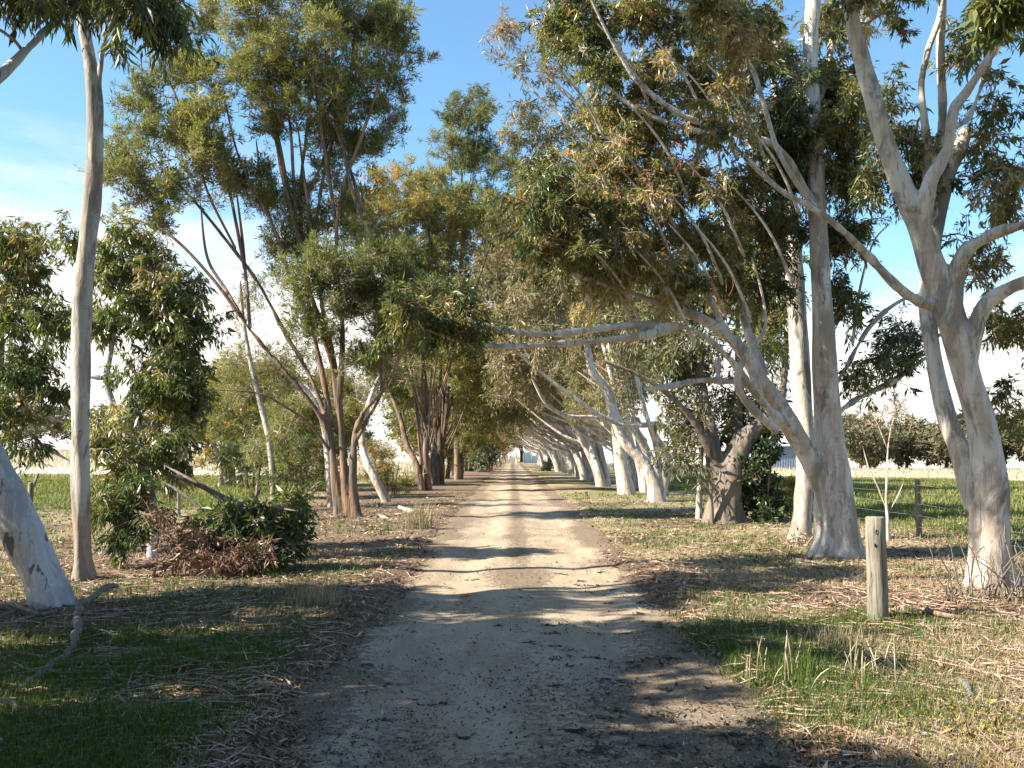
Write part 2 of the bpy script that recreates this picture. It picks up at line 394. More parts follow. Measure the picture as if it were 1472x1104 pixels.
# ------------------------------------------------------------------ ground
def axis(breaks):
    out = []
    for a, b, st in breaks: out.append(np.arange(a, b, st))
    return np.concatenate(out+[[breaks[-1][1]]])
xs = axis([(-1500, -200, 130), (-200, -40, 8), (-40, -12, 1.), (-12, -6, .25), (-6, 6, .08), (6, 12, .2), (12, 40, 1.), (40, 200, 8), (200, 1500, 130)])
ys = axis([(-60, 0, 5), (0, 3, .5), (3, 16, .08), (16, 36, .16), (36, 80, .6), (80, 220, 3), (220, 600, 20), (600, 2500, 190)])
X, Y = np.meshgrid(xs, ys)
Z = gz(X, Y)
def green_mask(x, y):
    p = fbm(x*.45+4, y*.45, 31, 3)
    near = ss(p, .50, .62)*ss(np.abs(x-ROADX), 1.5, 2.2)
    left = ss(-x, 1.3, 2.3)*ss(9.6-y, 0, 1.6)*ss(fbm(x*.9, y*.9, 77), .38, .56)*1.2
    r1 = np.exp(-(((x-2.0)/1.0)**2+((y-8.2)/1.5)**2))*1.2 + 1.1*np.exp(-(((x-2.1)/.7)**2+((y-6.4)/.7)**2)) + .8*np.exp(-(((x-3.6)/.9)**2+((y-9.3)/.6)**2))
    r2 = ss(x, 1.7, 2.4)*ss(y, 26, 32)*ss(44-y, 0, 8)*.4
    pad = ss(np.abs(x), 7.5, 10.5)*ss(90-y, 0, 40)*(ss(x, 0, 1)+ss(y, 22, 34)*ss(-x, 0, 1))
    return np.clip(np.maximum.reduce([near*.5*(x > 0), near*.35, left, r1, r2, pad]), 0, 1)
def straw_mask(x, y):
    p = fbm(x*.5+40, y*.5, 41, 3)
    far = ss(y, 58, 80)*ss(np.abs(x), 8, 14)
    r = ss(x, 1.5, 2.2)*ss(p, .28, .48)
    l = ss(-x, 5, 8)*.7*ss(p, .3, .5)
    return np.clip(np.maximum.reduce([far, r*.8, l, .35*ss(p, .5, .65)]), 0, 1)
gmb = MB()
ny, nx = X.shape; idx = np.arange(nx*ny).reshape(ny, nx)
q = np.stack([idx[:-1, :-1], idx[:-1, 1:], idx[1:, 1:], idx[1:, :-1]], -1).reshape(-1, 4)
gmb.add(np.stack([X, Y, Z], -1).reshape(-1, 3), q)
n = NT('ground_of_litter_and_grass')
pos = n.n('ShaderNodeTexCoord').outputs['Object']
f1 = n.noise(pos, 9, 6, .7); f2 = n.noise(pos, 45, 5, .75); f3 = n.noise(pos, 1.3, 4, .6)
soil = n.ramp(f2, [(.32, (.06, .042, .03)), (.5, (.17, .12, .082)), (.64, (.30, .225, .16)), (.75, (.45, .37, .28))])
straw = n.ramp(f2, [(.3, (.17, .13, .065)), (.55, (.36, .30, .17)), (.75, (.52, .45, .29))])
grass = n.ramp(f2, [(.3, (.035, .055, .015)), (.55, (.095, .125, .035)), (.75, (.22, .215, .085))])
jit = n.math('MULTIPLY', n.math('SUBTRACT', f1, .5), 1.6)
sm = n.ramp(n.math('ADD', n.attr('straw'), jit), [(.3, (0, 0, 0)), (.7, (1, 1, 1))])
gm = n.ramp(n.math('ADD', n.attr('green'), jit), [(.3, (0, 0, 0)), (.7, (1, 1, 1))])
col = n.mix(gm, n.mix(sm, soil, straw), grass)
col = n.mix(n.attr('far'), col, n.ramp(f3, [(.3, (.44, .40, .31)), (.7, (.58, .53, .43))]))
GROUND = n.done(n.principled(col, .95, .1, f2, .8, .05))
ground = gmb.build('ground', GROUND)
for nm, val in (('green', green_mask(X, Y)), ('straw', straw_mask(X, Y)), ('far', ss(Y, 62, 78)*ss(np.abs(X), 9, 16))):
    a = ground.data.attributes.new(nm, 'FLOAT', 'POINT'); a.data.foreach_set('value', val.astype(np.float32).ravel())
tag(ground, 'flat verge and paddock ground of leaf litter, straw and green grass', None, kind='structure')

# road: a sheet whose edges dive under the verge
rx = np.linspace(-2.3, 2.3, 58); ry = axis([(-12, 3, .5), (3, 30, .07), (30, 80, .3), (80, 235, 2)])
RX, RY = np.meshgrid(rx, ry)
ruts = np.exp(-((np.abs(RX)-.78)/.30)**2)
RZ = -.008 - .03*ruts + .018*(fbm(RX*1.2, RY*.9, 51)-.5) + .008*(vn(RX*6, RY*5, 52)-.5) - .05*ss(np.abs(RX), 1.6, 2.3)
rmb = MB(); ny, nx = RX.shape; idx = np.arange(nx*ny).reshape(ny, nx)
q = np.stack([idx[:-1, :-1], idx[:-1, 1:], idx[1:, 1:], idx[1:, :-1]], -1).reshape(-1, 4)
rmb.add(np.stack([RX+ROADX, RY, RZ], -1).reshape(-1, 3), q)
n = NT('sandy_track')
pos = n.n('ShaderNodeTexCoord').outputs['Object']
f1 = n.noise(pos, 3, 5, .65); f2 = n.noise(pos, 60, 5, .8); f3 = n.noise(pos, 14, 6, .75, .3)
sand = n.ramp(f2, [(.28, (.18, .13, .085)), (.5, (.385, .305, .215)), (.7, (.545, .45, .325))])
mp = n.n('ShaderNodeMapping'); mp.inputs['Scale'].default_value = (1.6, .35, 1); n.l(pos, mp.inputs[0])
f4 = n.noise(mp.outputs[0], 1.4, 4, .6)
lit = n.math('ADD', n.math('MULTIPLY', n.attr('litter'), .55), n.math('MULTIPLY', n.math('SUBTRACT', f3, .5), 1.7))
lm = n.ramp(lit, [(.30, (0, 0, 0)), (.44, (1, 1, 1))])
col = n.mix(n.math('MULTIPLY', n.ramp(f4, [(.42, (0, 0, 0)), (.60, (1, 1, 1))]), .5), sand, (.20, .15, .105))
col = n.mix(n.math('MULTIPLY', lm, .75), col, n.ramp(f2, [(.35, (.06, .045, .035)), (.65, (.19, .14, .10))]))
hb = n.math('ADD', n.math('MULTIPLY', f2, .5), n.math('MULTIPLY', f3, .7))
SAND = n.done(n.principled(col, .95, .08, hb, .6, .03))
road = rmb.build('road', SAND)
lit = np.clip(.95*np.exp(-(RX/.30)**2)*(.45+.55*ss(RY, 8, 18)) + 1.0*ss(np.abs(RX), .95, 1.6) + .95*ss(9-RY, 0, 3)*ss(RX, -.3, .8)+.6*ss(fbm(RX*.8+3, RY*.6, 8), .48, .66), 0, 1)
a = road.data.attributes.new('litter', 'FLOAT', 'POINT'); a.data.foreach_set('value', lit.astype(np.float32).ravel())
tag(road, 'straight sandy farm track with two wheel ruts', None, kind='structure')

# ------------------------------------------------------------------ ground cover
def frustum(n, d0, d1, pw=1.3, xlim=(-14, 14)):
    u = rng.random(n); e = 1-pw
    d = (d0**e + u*(d1**e-d0**e))**(1/e)
    x = rng.uniform(-.62, .62, n)*d
    k = (x > xlim[0]) & (x < xlim[1]); return x[k], d[k]
def keep(x, y, p): k = rng.random(len(x)) < p; return x[k], y[k]
def off_road(x, y, m=.0): return ss(np.abs(x-ROADX), 1.35+m, 1.75+m)
def blades(name, x, y, h, w, mat, lean=.5, label='', cat='grass', tint=None, dr=None):
    n = len(x); z = gz(x, y)-.01; h = h*rng.uniform(.45, 1.35, n)
    w = w*np.clip(np.asarray(y)/9, .8, 5)
    a = rng.uniform(0, 2*math.pi, n); dx, dy = np.cos(a), np.sin(a)
    le = rng.uniform(.1, 1, n)*lean*h
    b = np.stack([x, y, z], -1); s = np.stack([-dy, dx, np.zeros(n)], -1)*(w*.5)[:, None]
    m = b+np.stack([dx*le*.35, dy*le*.35, h*.6], -1); t = b+np.stack([dx*le, dy*le, h], -1)
    v = np.stack([b-s, b+s, m+s*.75, m-s*.75, t], 1).reshape(-1, 3)
    i = np.arange(n)[:, None]*5
    mb = MB(); T = np.clip(rng.normal(.5, .2, n) if tint is None else tint, .01, .99)
    mb.add(v, i+np.array([[0, 1, 2, 3]]), 0, T); mb.add(np.zeros((0, 3)), [], 0)
    mb.f.append(i+np.array([[3, 2, 4]])); mb.m.append(np.zeros(n, int)); mb.t.append(T)
    return tag(mb.build(name, mat, None, False), label, cat, kind='stuff')
def tufts(x, y, per, r):
    n = len(x); k = np.repeat(np.arange(n), per)
    return x[k]+rng.normal(size=n*per)*r, y[k]+rng.normal(size=n*per)*r

x, y = frustum(60000, 3.6, 45, 1.9); x, y = keep(x, y, off_road(x, y, -.12)*green_mask(x, y)); x, y = tufts(x, y, 6, .05)
blades('green_grass', x, y, .085, .006, GRASSG, .8, 'short green grass patches on the verges')
x, y = frustum(36000, 3.6, 40, 1.7); x, y = keep(x, y, off_road(x, y, .1)*straw_mask(x, y)*(1-.7*green_mask(x, y))); x, y = tufts(x, y, 7, .06)
blades('dry_grass', x, y, .075, .005, GRASSD, 1.1, 'short straw coloured dry grass on the verges', 'dry grass')
# mossy green patch in the middle of the track, close to the viewer
x = rng.normal(.35, .28, 2500); y = rng.normal(4.9, .35, 2500)
blades('track_grass', x, y, .03, .006, GRASSG, .9, 'thin low green growth in the near middle of the track')
# paddock grass
x = rng.uniform(7.5, 32, 26000); y = rng.uniform(10, 72, 26000); x, y = keep(x, y, (x < y*.6+2)*1.)
x2 = -rng.uniform(10, 40, 16000); y2 = rng.uniform(28, 75, 16000)
x = np.concatenate([x, x2]); y = np.concatenate([y, y2]); x, y = tufts(x, y, 3, .12)
blades('paddock_grass', x, y, .14, .008, GRASSG, .8, 'green grass of the paddocks behind the fences', tint=rng.normal(.92, .14, len(x)))
x = np.concatenate([rng.uniform(10, 75, 30000), -rng.uniform(10, 90, 24000)]); y = np.concatenate([66+42*np.sqrt(rng.random(30000)), 70+80*np.sqrt(rng.random(24000))])
x, y = tufts(x, y, 2, .2)
blades('tall_dry_grass', x, y, .04+.62*ss(y, 66, 98), .012, GRASSD, .4, 'band of tall bleached grass beyond the green paddocks', 'dry grass', tint=rng.normal(.85, .1, len(x)))

def litter(name, x, y, L, W, mat, label, cat, tint, tilt=.35, lift=.012, curl=.12, zf=None):
    n = len(x); a = rng.uniform(0, 2*math.pi, n); l = L*np.exp(rng.normal(size=n)*.45-.1); w = W*np.exp(rng.normal(size=n)*.4)*np.clip(np.asarray(y)/10, .85, 3)
    zz = (gz(x, y) if zf is None else zf(x, y)) + lift*rng.uniform(.3, 1.6, n)
    c = np.stack([x, y, zz], -1)
    d = norm(np.stack([np.cos(a), np.sin(a), rng.normal(size=n)*tilt], -1)); s = norm(np.cross(d, np.array([0, 0, 1.]))+np.stack([0*a, 0*a, rng.normal(size=n)*tilt*1.4], -1))
    up = np.array([0, 0, 1.])*(l*curl)[:, None]
    p0 = c-d*(l/2)[:, None]+up; p1 = c+d*(l/2)[:, None]+up*rng.random(n)[:, None]
    m0 = c-s*(w/2)[:, None]; m1 = c+s*(w/2)[:, None]
    v = np.stack([p0, m0, p1, m1], 1).reshape(-1, 3); mb = MB(); mb.add(v, np.arange(4*n).reshape(n, 4), 0, np.clip(tint(n), .01, .99))
    return tag(mb.build(name, mat, None, False), label, cat, kind='stuff')
x, y = frustum(120000, 3.6, 42, 1.8); x, y = keep(x, y, np.clip((off_road(x, y, -.3)+.06)*(1-.6*green_mask(x, y)), 0, 1))
litter('leaf_litter', x, y, .068, .018, LITTER, 'scattered brown fallen gum leaves on the verges', 'leaf litter', lambda n: rng.normal(.5, .24, n))
x, y = frustum(14000, 3.8, 34, 1.8); x, y = keep(x, y, off_road(x, y, .1)*np.where(x > 0, .85, .22))
for (bx, by, k_, r_) in [(5.15, 15.4, 420, .9), (5.6, 11.6, 420, .8), (5.1, 23.6, 200, 1.), (-4.45, 25.5, 300, 1.1), (-5.6, 12.7, 120, .5), (6.9, 12.2, 160, .7), (5.1, 18.2, 160, .7)]:
    x = np.concatenate([x, bx+rng.normal(size=k_)*r_]); y = np.concatenate([y, by-.15+rng.normal(size=k_)*r_])
litter('bark_litter', x, y, .21, .017, BARKS, 'curled strips of shed bark lying below the trees', 'bark litter', lambda n: rng.normal(.55, .22, n), .18, .02, .06)
def rz_(x, y): return -.008-.03*np.exp(-((np.abs(x-ROADX)-.78)/.30)**2)*1.0
x, y = frustum(30000, 3.8, 30, 2.0, (-1.6, 1.8))
x, y = keep(x, y, .25+.75*np.clip(ss(9-y, 0, 3)*ss(x, -.3, .8)+ss(fbm(x*1.5, y*1.2, 91), .5, .65), 0, 1))
litter('road_crumbs', x, y, .024, .014, DUNG, 'dark crumbs of bark and dung strewn over the track', 'crumbs', lambda n: rng.normal(.4, .25, n), .3, .012, .25, rz_)
x = np.concatenate([2.75+rng.normal(size=800)*.35, 2.3+rng.normal(size=400)*.25, 4.2+rng.normal(size=300)*.4]); y = np.concatenate([5.6+rng.normal(size=800)*.35, 4.7+rng.normal(size=400)*.2, 7.4+rng.normal(size=300)*.2])
litter('ground_weeds', x, y, .028, .02, YELL, 'low yellow-green weeds on the near right verge', 'weeds', lambda n: rng.normal(.4, .22, n), .7, .04, .3)
x, y = frustum(700, 4, 14, 2.0, (-1.3, 1.6)); x, y = keep(x, y, .2+.8*ss(x, -.2, .6))
k_ = len(x); x = np.repeat(x, 14)+rng.normal(size=k_*14)*np.repeat(rng.uniform(.02, .07, k_), 14); y = np.repeat(y, 14)+rng.normal(size=k_*14)*np.repeat(rng.uniform(.015, .05, k_), 14)
litter('dark_patches', x, y, .045, .022, DUNG, 'matted dark leaf and bark patches on the near track', 'litter patches', lambda n: rng.normal(.2, .15, n), .12, .006, .1, rz_)
x, y = frustum(15000, 3.8, 16, 2.0, (-1.4, 1.7))
litter('road_gravel', x, y, .012, .010, GRAVEL, 'small pale stones loose on the sandy track', 'gravel', lambda n: rng.normal(.5, .25, n), .5, .004, .35, rz_)
# twigs
x, y = frustum(4200, 3.8, 30, 1.8); x, y = keep(x, y, off_road(x, y, 0))
nn_ = len(x); a = rng.uniform(0, 2*math.pi, nn_); ln = rng.uniform(.1, .5, nn_)
t = np.linspace(-.5, .5, 4)[None]; px_ = x[:, None]+np.cos(a)[:, None]*t*ln[:, None]+rng.normal(size=(nn_, 4))*.015; py_ = y[:, None]+np.sin(a)[:, None]*t*ln[:, None]+rng.normal(size=(nn_, 4))*.015
mb = MB(); v, q = strands(np.stack([px_, py_, gz(px_, py_)+.012+rng.random((nn_, 4))*.02], -1), np.tile([.006, .006, .005, .003], (nn_, 1)), 4); mb.add(v, q)
tag(mb.build('twig_litter', TWIGP), 'thin fallen twigs scattered on the verges', 'twigs', kind='stuff')

BARKDK = gum_bark('dark_gnarled_bark', (.20, .165, .135), (.085, .072, .062), (.13, .095, .068), (.04, .03, .025), .7)
# ------------------------------------------------------------------ trees, left side
def flare(u, v, d, w, k=1.35, depth=.25):
    p = G(u, v); r = w*p[1]/F/2
    return [[p[0], p[1], p[2]-.35, r*k*1.05], [p[0], p[1], p[2]+.02, r*k], [p[0], p[1], p[2]+.28, r*1.08]]

GRP_R = 'white gums lining the right of the track'
GRP_L = 'gums lining the left of the track'

# leaning white trunk at the frame's edge
dL1 = G(76, 872)[1]
t = Tree('gum_tree', 'leaning white gum with dark scars, trunk cut by the left frame edge', 'tree', G(76, 872), BARKP, GUM, GRP_L, TWIGP, vox=.025, S=14, L=.15, W=.026, droop=1.0, lump=.04)
b = G(76, 872)
def Lp(u, v, w, d): return [*P(u, v, d), w*d/F/2]
t.limb([[b[0]+.03, b[1], -.4, .27], [b[0], b[1], .0, .245], Lp(62, 825, 58, dL1), Lp(25, 742, 53, dL1), Lp(-18, 655, 48, dL1), Lp(-90, 520, 44, dL1-.1), Lp(-150, 380, 40, dL1-.2), Lp(-190, 250, 36, dL1-.3), Lp(-200, 100, 30, dL1-.4), Lp(-190, -60, 22, dL1-.4), Lp(-170, -200, 14, dL1-.5)])
t.limb([Lp(-178, 300, 26, dL1-.3), Lp(-120, 215, 20, dL1-.1), Lp(-40, 142, 17, dL1+.2), Lp(0, 110, 16, dL1+.3), Lp(50, 60, 15, dL1+.5), Lp(106, 0, 13, dL1+.7), Lp(150, -60, 10, dL1+.8), Lp(180, -140, 7, dL1+.9)])
t.limb([Lp(-190, 0, 18, dL1-.4), [-6.6, 9.6, 9.5, .10], [-6.1, 9.0, 12, .07], [-5.9, 8.6, 15, .04]])  # unseen high bough and crown, added to shade the near right gum
for (x, y, z, m) in [(-6.2, 8.4, 12, 26), (-5.6, 9.1, 13.8, 26), (-6.4, 8.2, 15.4, 26), (-6.9, 9.3, 13, 16)]: t.clump((x, y, z), (1.5, 1.2, 1.0), m+8, n=260, pr=.38, tint=.4)
for (u, v, ru, rv, dd, rd, m) in [(-60, 0, 60, 20, 10.4, .6, 5), (30, -25, 70, 38, 10.6, .7, 14), (110, -60, 60, 40, 11, .8, 10), (210, 5, 46, 30, 11, .5, 12), (235, 30, 28, 14, 11, .3, 4), (-190, -100, 110, 90, 9.6, 1.2, 26), (-320, 40, 110, 90, 9., 1.2, 26), (-280, -220, 130, 90, 9.4, 1.2, 22)]:
    t.pclump(u, v, ru, rv, dd, rd, m, n=150, pr=.30, tint=.35)
t.done()

# tall slim straight trunk
dL2 = G(122, 832)[1]; b = G(122, 832)
t = Tree('gum_tree', 'tall slim straight gum with grey-white trunk, beside the leaning white trunk', 'tree', b, BARKG, GUM, GRP_L, TWIGP, vox=.022, S=12, L=.16, W=.026, droop=1.1, lump=.045)
t.limb([[b[0], b[1], -.4, .19], [b[0], b[1], .0, .175], Lp(119, 790, 30, dL2), Lp(116, 700, 28, dL2), Lp(115, 600, 27, dL2), Lp(116, 500, 27, dL2), Lp(121, 400, 26, dL2), Lp(131, 300, 25, dL2), Lp(137, 215, 24, dL2), Lp(137, 150, 23, dL2), Lp(128, 80, 19, dL2), Lp(116, 10, 16, dL2), Lp(108, -80, 14, dL2), Lp(118, -200, 10, dL2)])
t.limb([Lp(138, 165, 11, dL2), Lp(145, 90, 9, dL2-.05), Lp(153, 45, 8, dL2-.1), Lp(151, 0, 7, dL2-.2), Lp(165, -70, 5, dL2-.3)])
t.limb([Lp(150, 35, 5, dL2-.1), Lp(163, 18, 4.5, dL2), Lp(172, 8, 4, dL2), Lp(175, -15, 3.5, dL2+.1), Lp(200, -40, 3, dL2+.1)])
for (u, v, ru, rv, dd, rd, m) in [(165, 65, 18, 28, dL2-.2, .2, 3), (150, -60, 60, 40, dL2, .6, 8), (60, 0, 50, 14, dL2, .4, 3), (90, -200, 90, 60, dL2, .9, 12)]:
    t.pclump(u, v, ru, rv, dd, rd, m, n=110, pr=.26, tint=.3)
t.done()

# young dense gum behind them
dd0 = 15.2
b = np.array([*P(222, 700, dd0)[:2], 0]); b[2] = float(gz(b[0], b[1]))
t = Tree('young_gum_tree', 'leafy young gum with a thin pale crooked stem behind the slim trunk', 'tree', b, BARKP, YOUNG, GRP_L, TWIGP, L=.115, W=.029, droop=.8, spread=.6, red=.12)
t.limb([[b[0], b[1], -.3, .10], [b[0], b[1], .05, .09], Lp(216, 700, 13, dd0), Lp(190, 640, 12, dd0), Lp(165, 590, 11, dd0), Lp(153, 545, 10, dd0), Lp(160, 500, 8, dd0), Lp(168, 440, 6, dd0), Lp(180, 380, 4, dd0)])
t.limb([Lp(165, 590, 7, dd0), Lp(190, 560, 6, dd0-.2), Lp(225, 520, 5, dd0-.4), Lp(260, 480, 3, dd0-.6)])
t.limb([Lp(153, 545, 8, dd0), Lp(130, 540, 7, dd0), Lp(90, 525, 5, dd0+.2)])
t.limb([Lp(190, 640, 7, dd0), Lp(205, 590, 5, dd0+.3), Lp(250, 560, 4, dd0+.5), Lp(280, 500, 3, dd0+.6)])
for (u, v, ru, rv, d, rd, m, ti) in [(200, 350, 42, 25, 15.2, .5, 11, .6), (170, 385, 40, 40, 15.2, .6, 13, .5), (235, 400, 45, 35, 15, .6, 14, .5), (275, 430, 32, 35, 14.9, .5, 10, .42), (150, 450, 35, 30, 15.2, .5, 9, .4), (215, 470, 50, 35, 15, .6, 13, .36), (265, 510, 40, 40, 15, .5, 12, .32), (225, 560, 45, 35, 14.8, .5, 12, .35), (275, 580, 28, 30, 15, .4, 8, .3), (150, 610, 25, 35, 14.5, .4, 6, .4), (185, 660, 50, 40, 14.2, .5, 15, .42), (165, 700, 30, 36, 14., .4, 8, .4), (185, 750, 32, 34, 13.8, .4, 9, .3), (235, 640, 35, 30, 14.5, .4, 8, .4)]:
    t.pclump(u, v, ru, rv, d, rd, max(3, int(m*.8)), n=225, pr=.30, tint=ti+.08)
t.done()
b = np.array([*P(-20, 740, 16.5)[:2], 0]); b[2] = float(gz(b[0], b[1]))
t = Tree('young_gum_tree', 'leafy young gum at the left frame edge with dark low boughs', 'tree', b, BARKG, YOUNG, GRP_L, TWIG, L=.115, W=.028, droop=.8, spread=.6, red=.12)
t.limb([[b[0], b[1], -.3, .12], [b[0], b[1], .05, .11], Lp(-20, 690, 20, 16.5), Lp(-5, 600, 16, 16.4), Lp(0, 500, 12, 16.3), Lp(10, 420, 8, 16.2), Lp(20, 350, 4, 16)])
t.limb([Lp(-10, 640, 10, 16.4), Lp(40, 585, 8, 16), Lp(75, 600, 6, 15.8), Lp(110, 615, 4, 15.6)])
t.limb([Lp(-15, 640, 8, 16.4), Lp(30, 615, 6, 16), Lp(60, 640, 5, 15.8), Lp(105, 665, 3, 15.7)])
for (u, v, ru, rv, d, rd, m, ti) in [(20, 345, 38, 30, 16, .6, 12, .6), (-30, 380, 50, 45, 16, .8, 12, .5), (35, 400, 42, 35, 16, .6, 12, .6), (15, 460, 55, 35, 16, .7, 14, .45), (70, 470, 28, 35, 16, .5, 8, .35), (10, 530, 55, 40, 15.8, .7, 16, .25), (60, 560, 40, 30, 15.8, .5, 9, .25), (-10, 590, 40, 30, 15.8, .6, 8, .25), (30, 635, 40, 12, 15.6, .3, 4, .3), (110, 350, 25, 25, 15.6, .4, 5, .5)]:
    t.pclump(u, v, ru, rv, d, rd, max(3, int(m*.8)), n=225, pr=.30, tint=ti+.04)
t.done()

# trees that stand out of the frame on the near left and shade the near track
def shade_tree(x, y, h, label, sd, crown, thin=False):
    b = np.array([x, y, float(gz(x, y))])
    t = Tree('gum_tree', label, 'tree', b, BARKG, GUM, GRP_L, TWIG, L=.17, W=.04, droop=.8)
    t.limb([[x, y, -.3, .22], [x, y, .05, .19], [x+.1, y, h*.4, .14], [x-.1, y+.1, h*.7, .10], [x, y, h, .04]])
    for k, (dx, dy, zz, rx_, ry_, rz2, m) in enumerate(crown):
        t.clump((x+dx, y+dy, zz), (rx_, ry_, rz2), int(m*1.9), n=210, pr=.38, tint=.4, L=.19, W=.055)
    return t.done()
shade_tree(-6.6, 3.4, 6.5, 'gum standing out of view on the near left', 1, [(.6, .2, 3.4, 1.4, 1.5, .8, 30), (0, .6, 4.8, 1.6, 1.5, .9, 34), (-.3, -.6, 6.2, 1.5, 1.4, .8, 26), (1.2, -1., 4.2, 1.1, 1., .7, 16)])
shade_tree(-7.2, 6.6, 7, 'second gum standing out of view on the near left', 2, [(.6, .1, 3.1, .9, 1., .6, 20), (.2, .1, 4.6, 1.5, 1.3, .9, 34), (0, 0, 6.2, 1.5, 1.3, .9, 26), (1.3, .5, 5.2, 1., 1., .6, 12)])
shade_tree(-7.0, 9.0, 5, 'low bushy gum just outside the left frame edge by the leaning trunk', 9, [(-.6, -.3, 3.2, 1.2, .9, .8, 22), (-.9, .3, 4.6, 1.3, 1., .7, 24)])
shade_tree(-6.4, .4, 6, 'third gum standing out of view on the near left', 3, [(.4, .2, 3.2, 1.4, 1.5, .9, 26), (0, .4, 5., 1.5, 1.4, .9, 26)])

shade_tree(6.6, 3.2, 10.5, 'added sky-blocking gum out of view on the near right', 4, [(-2.2, 1.2, 8.6, 1.7, 1.5, .7, 26), (-4.4, .4, 8.4, 1.6, 1.6, .7, 24), (-.5, 1.5, 9.5, 1.6, 1.5, .8, 22), (-6.2, 1.5, 9.2, 1.5, 1.5, .7, 20)])  # unseen overhead canopies from here on, added to cut sky light on the track
shade_tree(6.3, -3.4, 10, 'added sky-blocking gum behind the viewer on the right', 5, [(-1, 0, 5, 1.8, 1.8, 1.2, 26), (-2.6, .6, 8, 1.9, 1.9, .9, 28), (0, 0, 8.6, 1.8, 1.8, 1, 22), (-5, .5, 8.6, 1.8, 1.8, .8, 24)])
shade_tree(-6.2, -4.5, 9, 'added sky-blocking gum behind the viewer on the left', 6, [(.5, 0, 4.2, 1.9, 1.9, 1.2, 26), (1.4, .5, 7, 2, 2, 1, 26), (-.5, 0, 8, 1.8, 1.8, 1, 22)])
# big many-stemmed tree
d5 = G(494, 744)[1]; b = G(494, 744)
t = Tree('mallee_tree', 'large many-stemmed gum with brown bark fanning into a tall fluffy crown', 'tree', b, BARKB, FINE, GRP_L, TWIGP, vox=.035, S=10, L=.115, W=.022, droop=-.15, spread=.45, up=.55, nt=12, lump=.07)
def L5(pts, d1, w0, w1, **k): return t.plimb(pts, d5, d1, w0*.78, w1, **k)
for pts in ([(488, 742), (482, 690), (477, 640), (470, 590)], [(499, 744), (495, 690), (491, 630), (486, 560)], [(510, 742), (507, 690), (509, 640), (515, 600)]):
    p0 = P(*pts[0], d5); t.limb([[p0[0], p0[1], -.35, .17], [p0[0], p0[1], .02, .145]]+[[*P(u, v, d5), (11.5-1.8*i)*d5/F/2] for i, (u, v) in enumerate(pts[1:])])
L5([(479, 640), (455, 590), (415, 540), (360, 475), (305, 400), (240, 335), (175, 310)], d5-.8, 11, 3)
L5([(476, 620), (445, 540), (405, 470), (370, 405), (325, 345), (280, 290), (240, 250)], d5+.6, 10, 3)
L5([(478, 610), (462, 530), (445, 450), (432, 350), (410, 260), (385, 150), (370, 60)], d5, 11, 3)
L5([(486, 590), (472, 490), (440, 400), (432, 280), (442, 180), (450, 80), (450, -20)], d5+1., 12, 3)
L5([(488, 580), (492, 480), (484, 380), (488, 290), (515, 210), (545, 120), (560, 60)], d5-.6, 12, 3)
L5([(488, 600), (480, 520), (462, 430), (455, 330), (470, 230), (500, 130), (510, 40)], d5+.3, 11, 3)
L5([(490, 600), (470, 500), (425, 420), (395, 330), (345, 230), (320, 130)], d5-.4, 9, 2.5)
L5([(509, 625), (525, 590), (555, 555), (580, 500), (605, 450), (620, 410)], d5-1.6, 10, 3)
L5([(509, 640), (530, 600), (548, 560), (545, 500), (555, 440), (570, 390)], d5-1, 8, 3)
L5([(476, 650), (445, 610), (410, 585), (370, 565), (310, 560)], d5-1, 6, 2, S=6)
L5([(432, 300), (460, 240), (480, 190), (520, 140)], d5+.8, 6, 2, S=6)
L5([(340, 360), (300, 280), (283, 220), (262, 160), (240, 110), (222, 70), (205, 35)], d5-.2, 5, 2.5, S=6)
for (u, v) in [(405, 200), (470, 170), (350, 300), (300, 330), (530, 300), (420, 150), (440, 220), (485, 140), (460, 120), (395, 120), (500, 200), (380, 240), (330, 220)]:
    top = P(u-12, v-40, d5+rng.uniform(-1.2, 1.2)); mid_ = P(u-2, v+40, d5+rng.uniform(-.6, .6))
    sk_ = np.concatenate(t.sk); q_ = P(u+20, v+170, d5); q_ = sk_[np.argmin(np.linalg.norm(sk_-q_, axis=1))]
    t.limb([[*q_, .05], [*((q_+mid_)/2), .045], [*mid_, .038], [*top, .018]], S=6, thin=True)
